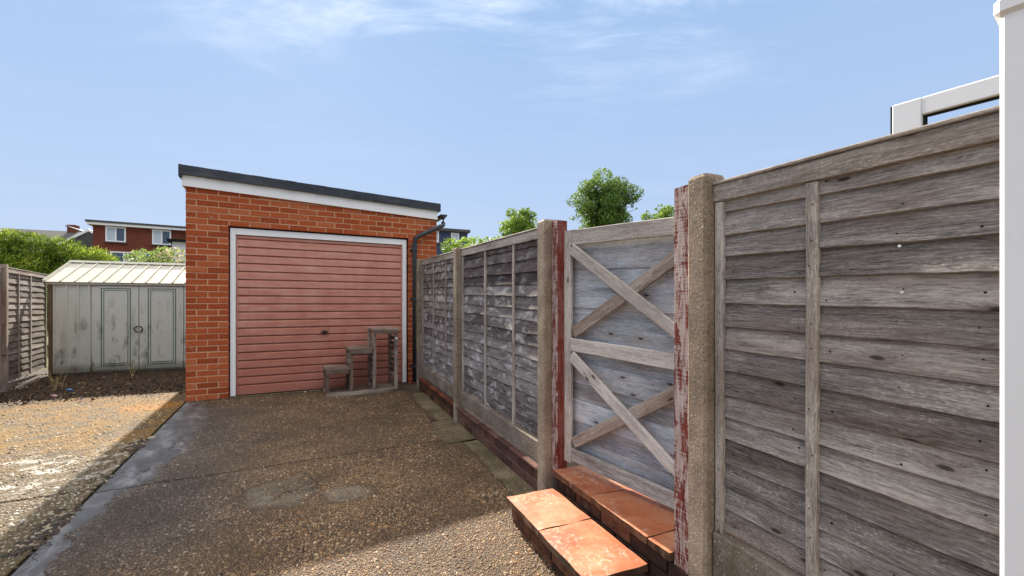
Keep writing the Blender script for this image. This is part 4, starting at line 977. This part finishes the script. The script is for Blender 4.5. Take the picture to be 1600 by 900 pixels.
# ------------------------------------------------------------------ houses behind
def far_brick(name, a, b_, mo):
    m, nt, b = newmat(name, .9, .2); o = objco(nt)
    q = nd(nt, 'ShaderNodeSeparateXYZ', {0: o}); v = nd(nt, 'ShaderNodeCombineXYZ', {0: mth(nt, 'ADD', q.outputs[0], q.outputs[1]), 1: q.outputs[2], 2: 0.0}).outputs[0]
    t = nd(nt, 'ShaderNodeTexBrick', {'Vector': v, 'Color1': lin(a), 'Color2': lin(b_), 'Mortar': lin(mo), 'Scale': 1.0, 'Mortar Size': .006, 'Brick Width': .225, 'Row Height': .075})
    setc(nt, b, mix(nt, mth(nt, 'MULTIPLY', noise(nt, o, 1.5, 5), .3), t.outputs['Color'], lin(a))); return m
M['house_brick'] = far_brick('brown_house_brick', '#7a3f2e', '#6a3628', '#7d5244')
M['slate'] = simple('dark_roof_tile', '#55524f', .8, .3, .2, 3)
M['blue_clad'] = simple('slate_blue_cladding', '#3f4c63', .6, .3, .08, 3)
M['render'] = simple('white_render', '#dedede', .8, .2, .05, 2)
def window(x0, x1, z0, z1, y, parent, panes=2, glass='glass', sill=True):
    f_ = MB(); t = .07
    f_.box(x0, x1, y-.03, y+.02, z0, z0+t); f_.box(x0, x1, y-.03, y+.02, z1-t, z1); wx = (x1-x0)/panes
    for i in range(panes+1):
        c = x0+i*wx; a = max(x0, c-t/2); b_ = min(x1, c+t/2); a, b_ = (x0, x0+t) if i == 0 else ((x1-t, x1) if i == panes else (a, b_))
        f_.box(a, b_, y-.029, y+.019, z0+t, z1-t)
    fo = f_.build('window', M['upvc'], parent)
    for i in range(panes): MB().box(x0+i*wx+t/2, x0+(i+1)*wx-t/2, y-.012, y-.002, z0+t/2, z1-t/2).build('pane', M[glass if i % 2 == 0 else 'glass_dark'], fo)
    if sill: MB().box(x0-.06, x1+.06, y-.08, y+.02, z0-.06, z0-.002).build('sill', M['slate'], fo)
    return fo
p = PX(145, 347, 24.0); hs = empty('brown_brick_house', (p.x, p.y, 0), R(30)); tag(hs, 'brown brick two-storey house with two white windows, behind the shed', 'house')
Hh = p.z-.15
MB().box(0, 11, 0, 8, -.03, Hh).build('wall', M['house_brick'], hs)
rfh = MB().box(-.25, 11.2, -.28, 8.3, Hh+.13, Hh+.24).build('roof', M['slate'], hs); MB().box(-.2, 11.15, -.24, 8.25, Hh+.001, Hh+.129).build('fascia', M['white'], hs)
def hx(x):  # pixel column to distance along this wall
    u = (x-800)/F; c_, s_ = math.cos(R(30)), math.sin(R(30)); return (u*p.y-p.x)/(c_-u*s_)
def hz_(x, y): s_ = hx(x); return CAMH-(y-HZ)/F*(p.y+s_*math.sin(R(30)))
window(hx(165), hx(197), hz_(180, 378), hz_(180, 354.5), -.02, hs, 2, 'curtain'); window(hx(238), hx(267.5), hz_(252, 382.5), hz_(252, 359.5), -.02, hs, 2, 'curtain')
window(hx(172), hx(236), hz_(205, 420), hz_(205, 394), -.02, hs, 3, 'glass_dark')
e_ = MB().box(hx(279), hx(279)+3, -2.2, -.03, 0, hz_(285, 385)).build('extension', M['render'], hs); MB().box(hx(279)-.2, hx(279)+3.1, -2.4, -.04, hz_(285, 385), hz_(285, 381.5)).build('extension_roof', M['dark'], hs)
MB().tube([(hx(277.5), -.1, 0), (hx(277.5), -.1, hz_(277, 384))], .05, 8).build('drainpipe', M['black_plastic'], hs)
# blue clad house right of the garage
p2_ = PX(674, 357, 26.0); bh = empty('blue_clad_house', (p2_.x, p2_.y, 0), R(24)); tag(bh, 'slate-blue clad house with flat roof just right of the garage', 'house')
def bx_(x): u = (x-800)/F; c_, s_ = math.cos(R(24)), math.sin(R(24)); return (u*p2_.y-p2_.x)/(c_-u*s_)
def bz_(x, y): return CAMH-(y-HZ)/F*(p2_.y+bx_(x)*math.sin(R(24)))
zt2 = p2_.z-.12; xe = bx_(730.5)
MB().box(-3, xe, 0, 7, bz_(700, 399), zt2).build('upper_wall', M['blue_clad'], bh); MB().box(-3.02, xe+.02, .02, 7, -.03, bz_(700, 399)-.001).build('lower_wall', M['render'], bh)
MB().box(-3.2, xe+.12, -.2, 7.2, zt2+.001, zt2+.17).build('roof', M['slate'], bh)
window(bx_(704.5), bx_(717), bz_(710, 381), bz_(710, 364), -.02, bh, 1, 'curtain'); window(bx_(677), bx_(685.5), bz_(682, 379), bz_(682, 361), -.02, bh, 1, 'curtain')
# low roof beyond the hedge
q0 = PX(728, 384, 19.0); br = empty('bungalow', (q0.x, q0.y, 0), R(8)); tag(br, 'low bungalow roof line peeping over the hedge', 'house')
zr = PX(767, 367, 20.5).z; ze = PX(735, 386, 19).z
MB().box(.3, 7, .2, 6, -.03, ze).build('wall', M['house_brick'], br)
k = MB(); k.add([(0, 0, ze), (7.3, 0, ze), (7.3, 6.2, ze), (0, 6.2, ze), (1.15, 3.1, zr), (6.2, 3.1, zr), (0, 0, ze+.08), (7.3, 0, ze+.08), (7.3, 6.2, ze+.08), (0, 6.2, ze+.08)],
    [(0, 1, 7, 6), (1, 2, 8, 7), (2, 3, 9, 8), (3, 0, 6, 9), (6, 7, 5, 4), (8, 9, 4, 5), (9, 6, 4), (7, 8, 5), (3, 2, 1, 0)]); k.build('roof', M['slate'], br)
# gabled house behind the conifers
q1 = PX(-60, 342, 25.0); lh = empty('gabled_house', (q1.x, q1.y, 0), R(22)); tag(lh, 'tiled house roof with chimney peeping over the big conifer', 'house')
zr = q1.z; ze = zr-1.9
MB().box(0, 7.0, 0, 6.5, -.03, ze).build('wall', M['house_brick'], lh)
k = MB(); k.prism([(-.3, ze), (-.3, ze+.1), (3.25, zr), (6.8, ze+.1), (6.8, ze)], -.3, 4.6); 
rfl = k.build('roof', M['slate'], lh)
k = MB(); k.prism([(4.59, zr-.06), (4.59, zr-.14), (7.4, ze+.6), (7.4, ze+.72)], -.1, 6.4, 'y'); k.prism([(3.6, ze), (5.9, ze+1.55), (8.2, ze)], -.6, 5, 'y'); k.build('cross_roof', M['slate'], lh)
k = MB(); k.add([(3.5, -.64, ze), (5.9, -.64, ze+1.62), (5.9, -.64, ze+1.46), (3.74, -.64, ze), (3.5, -.60, ze), (5.9, -.60, ze+1.62), (5.9, -.60, ze+1.46), (3.74, -.60, ze),
                 (8.3, -.64, ze), (8.06, -.64, ze), (8.3, -.6, ze), (8.06, -.6, ze)], [(0, 1, 2, 3), (4, 7, 6, 5), (0, 4, 5, 1), (3, 2, 6, 7), (1, 8, 9, 2), (5, 6, 11, 10), (1, 5, 10, 8), (2, 9, 11, 6)]); k.build('bargeboard', M['white'], lh)
k = MB(); k.box(3.3, 3.75, 3.0, 3.5, ze, zr+.42, .01); k.build('chimney', M['house_brick'], rfl)
print('objects', len(bpy.data.objects))
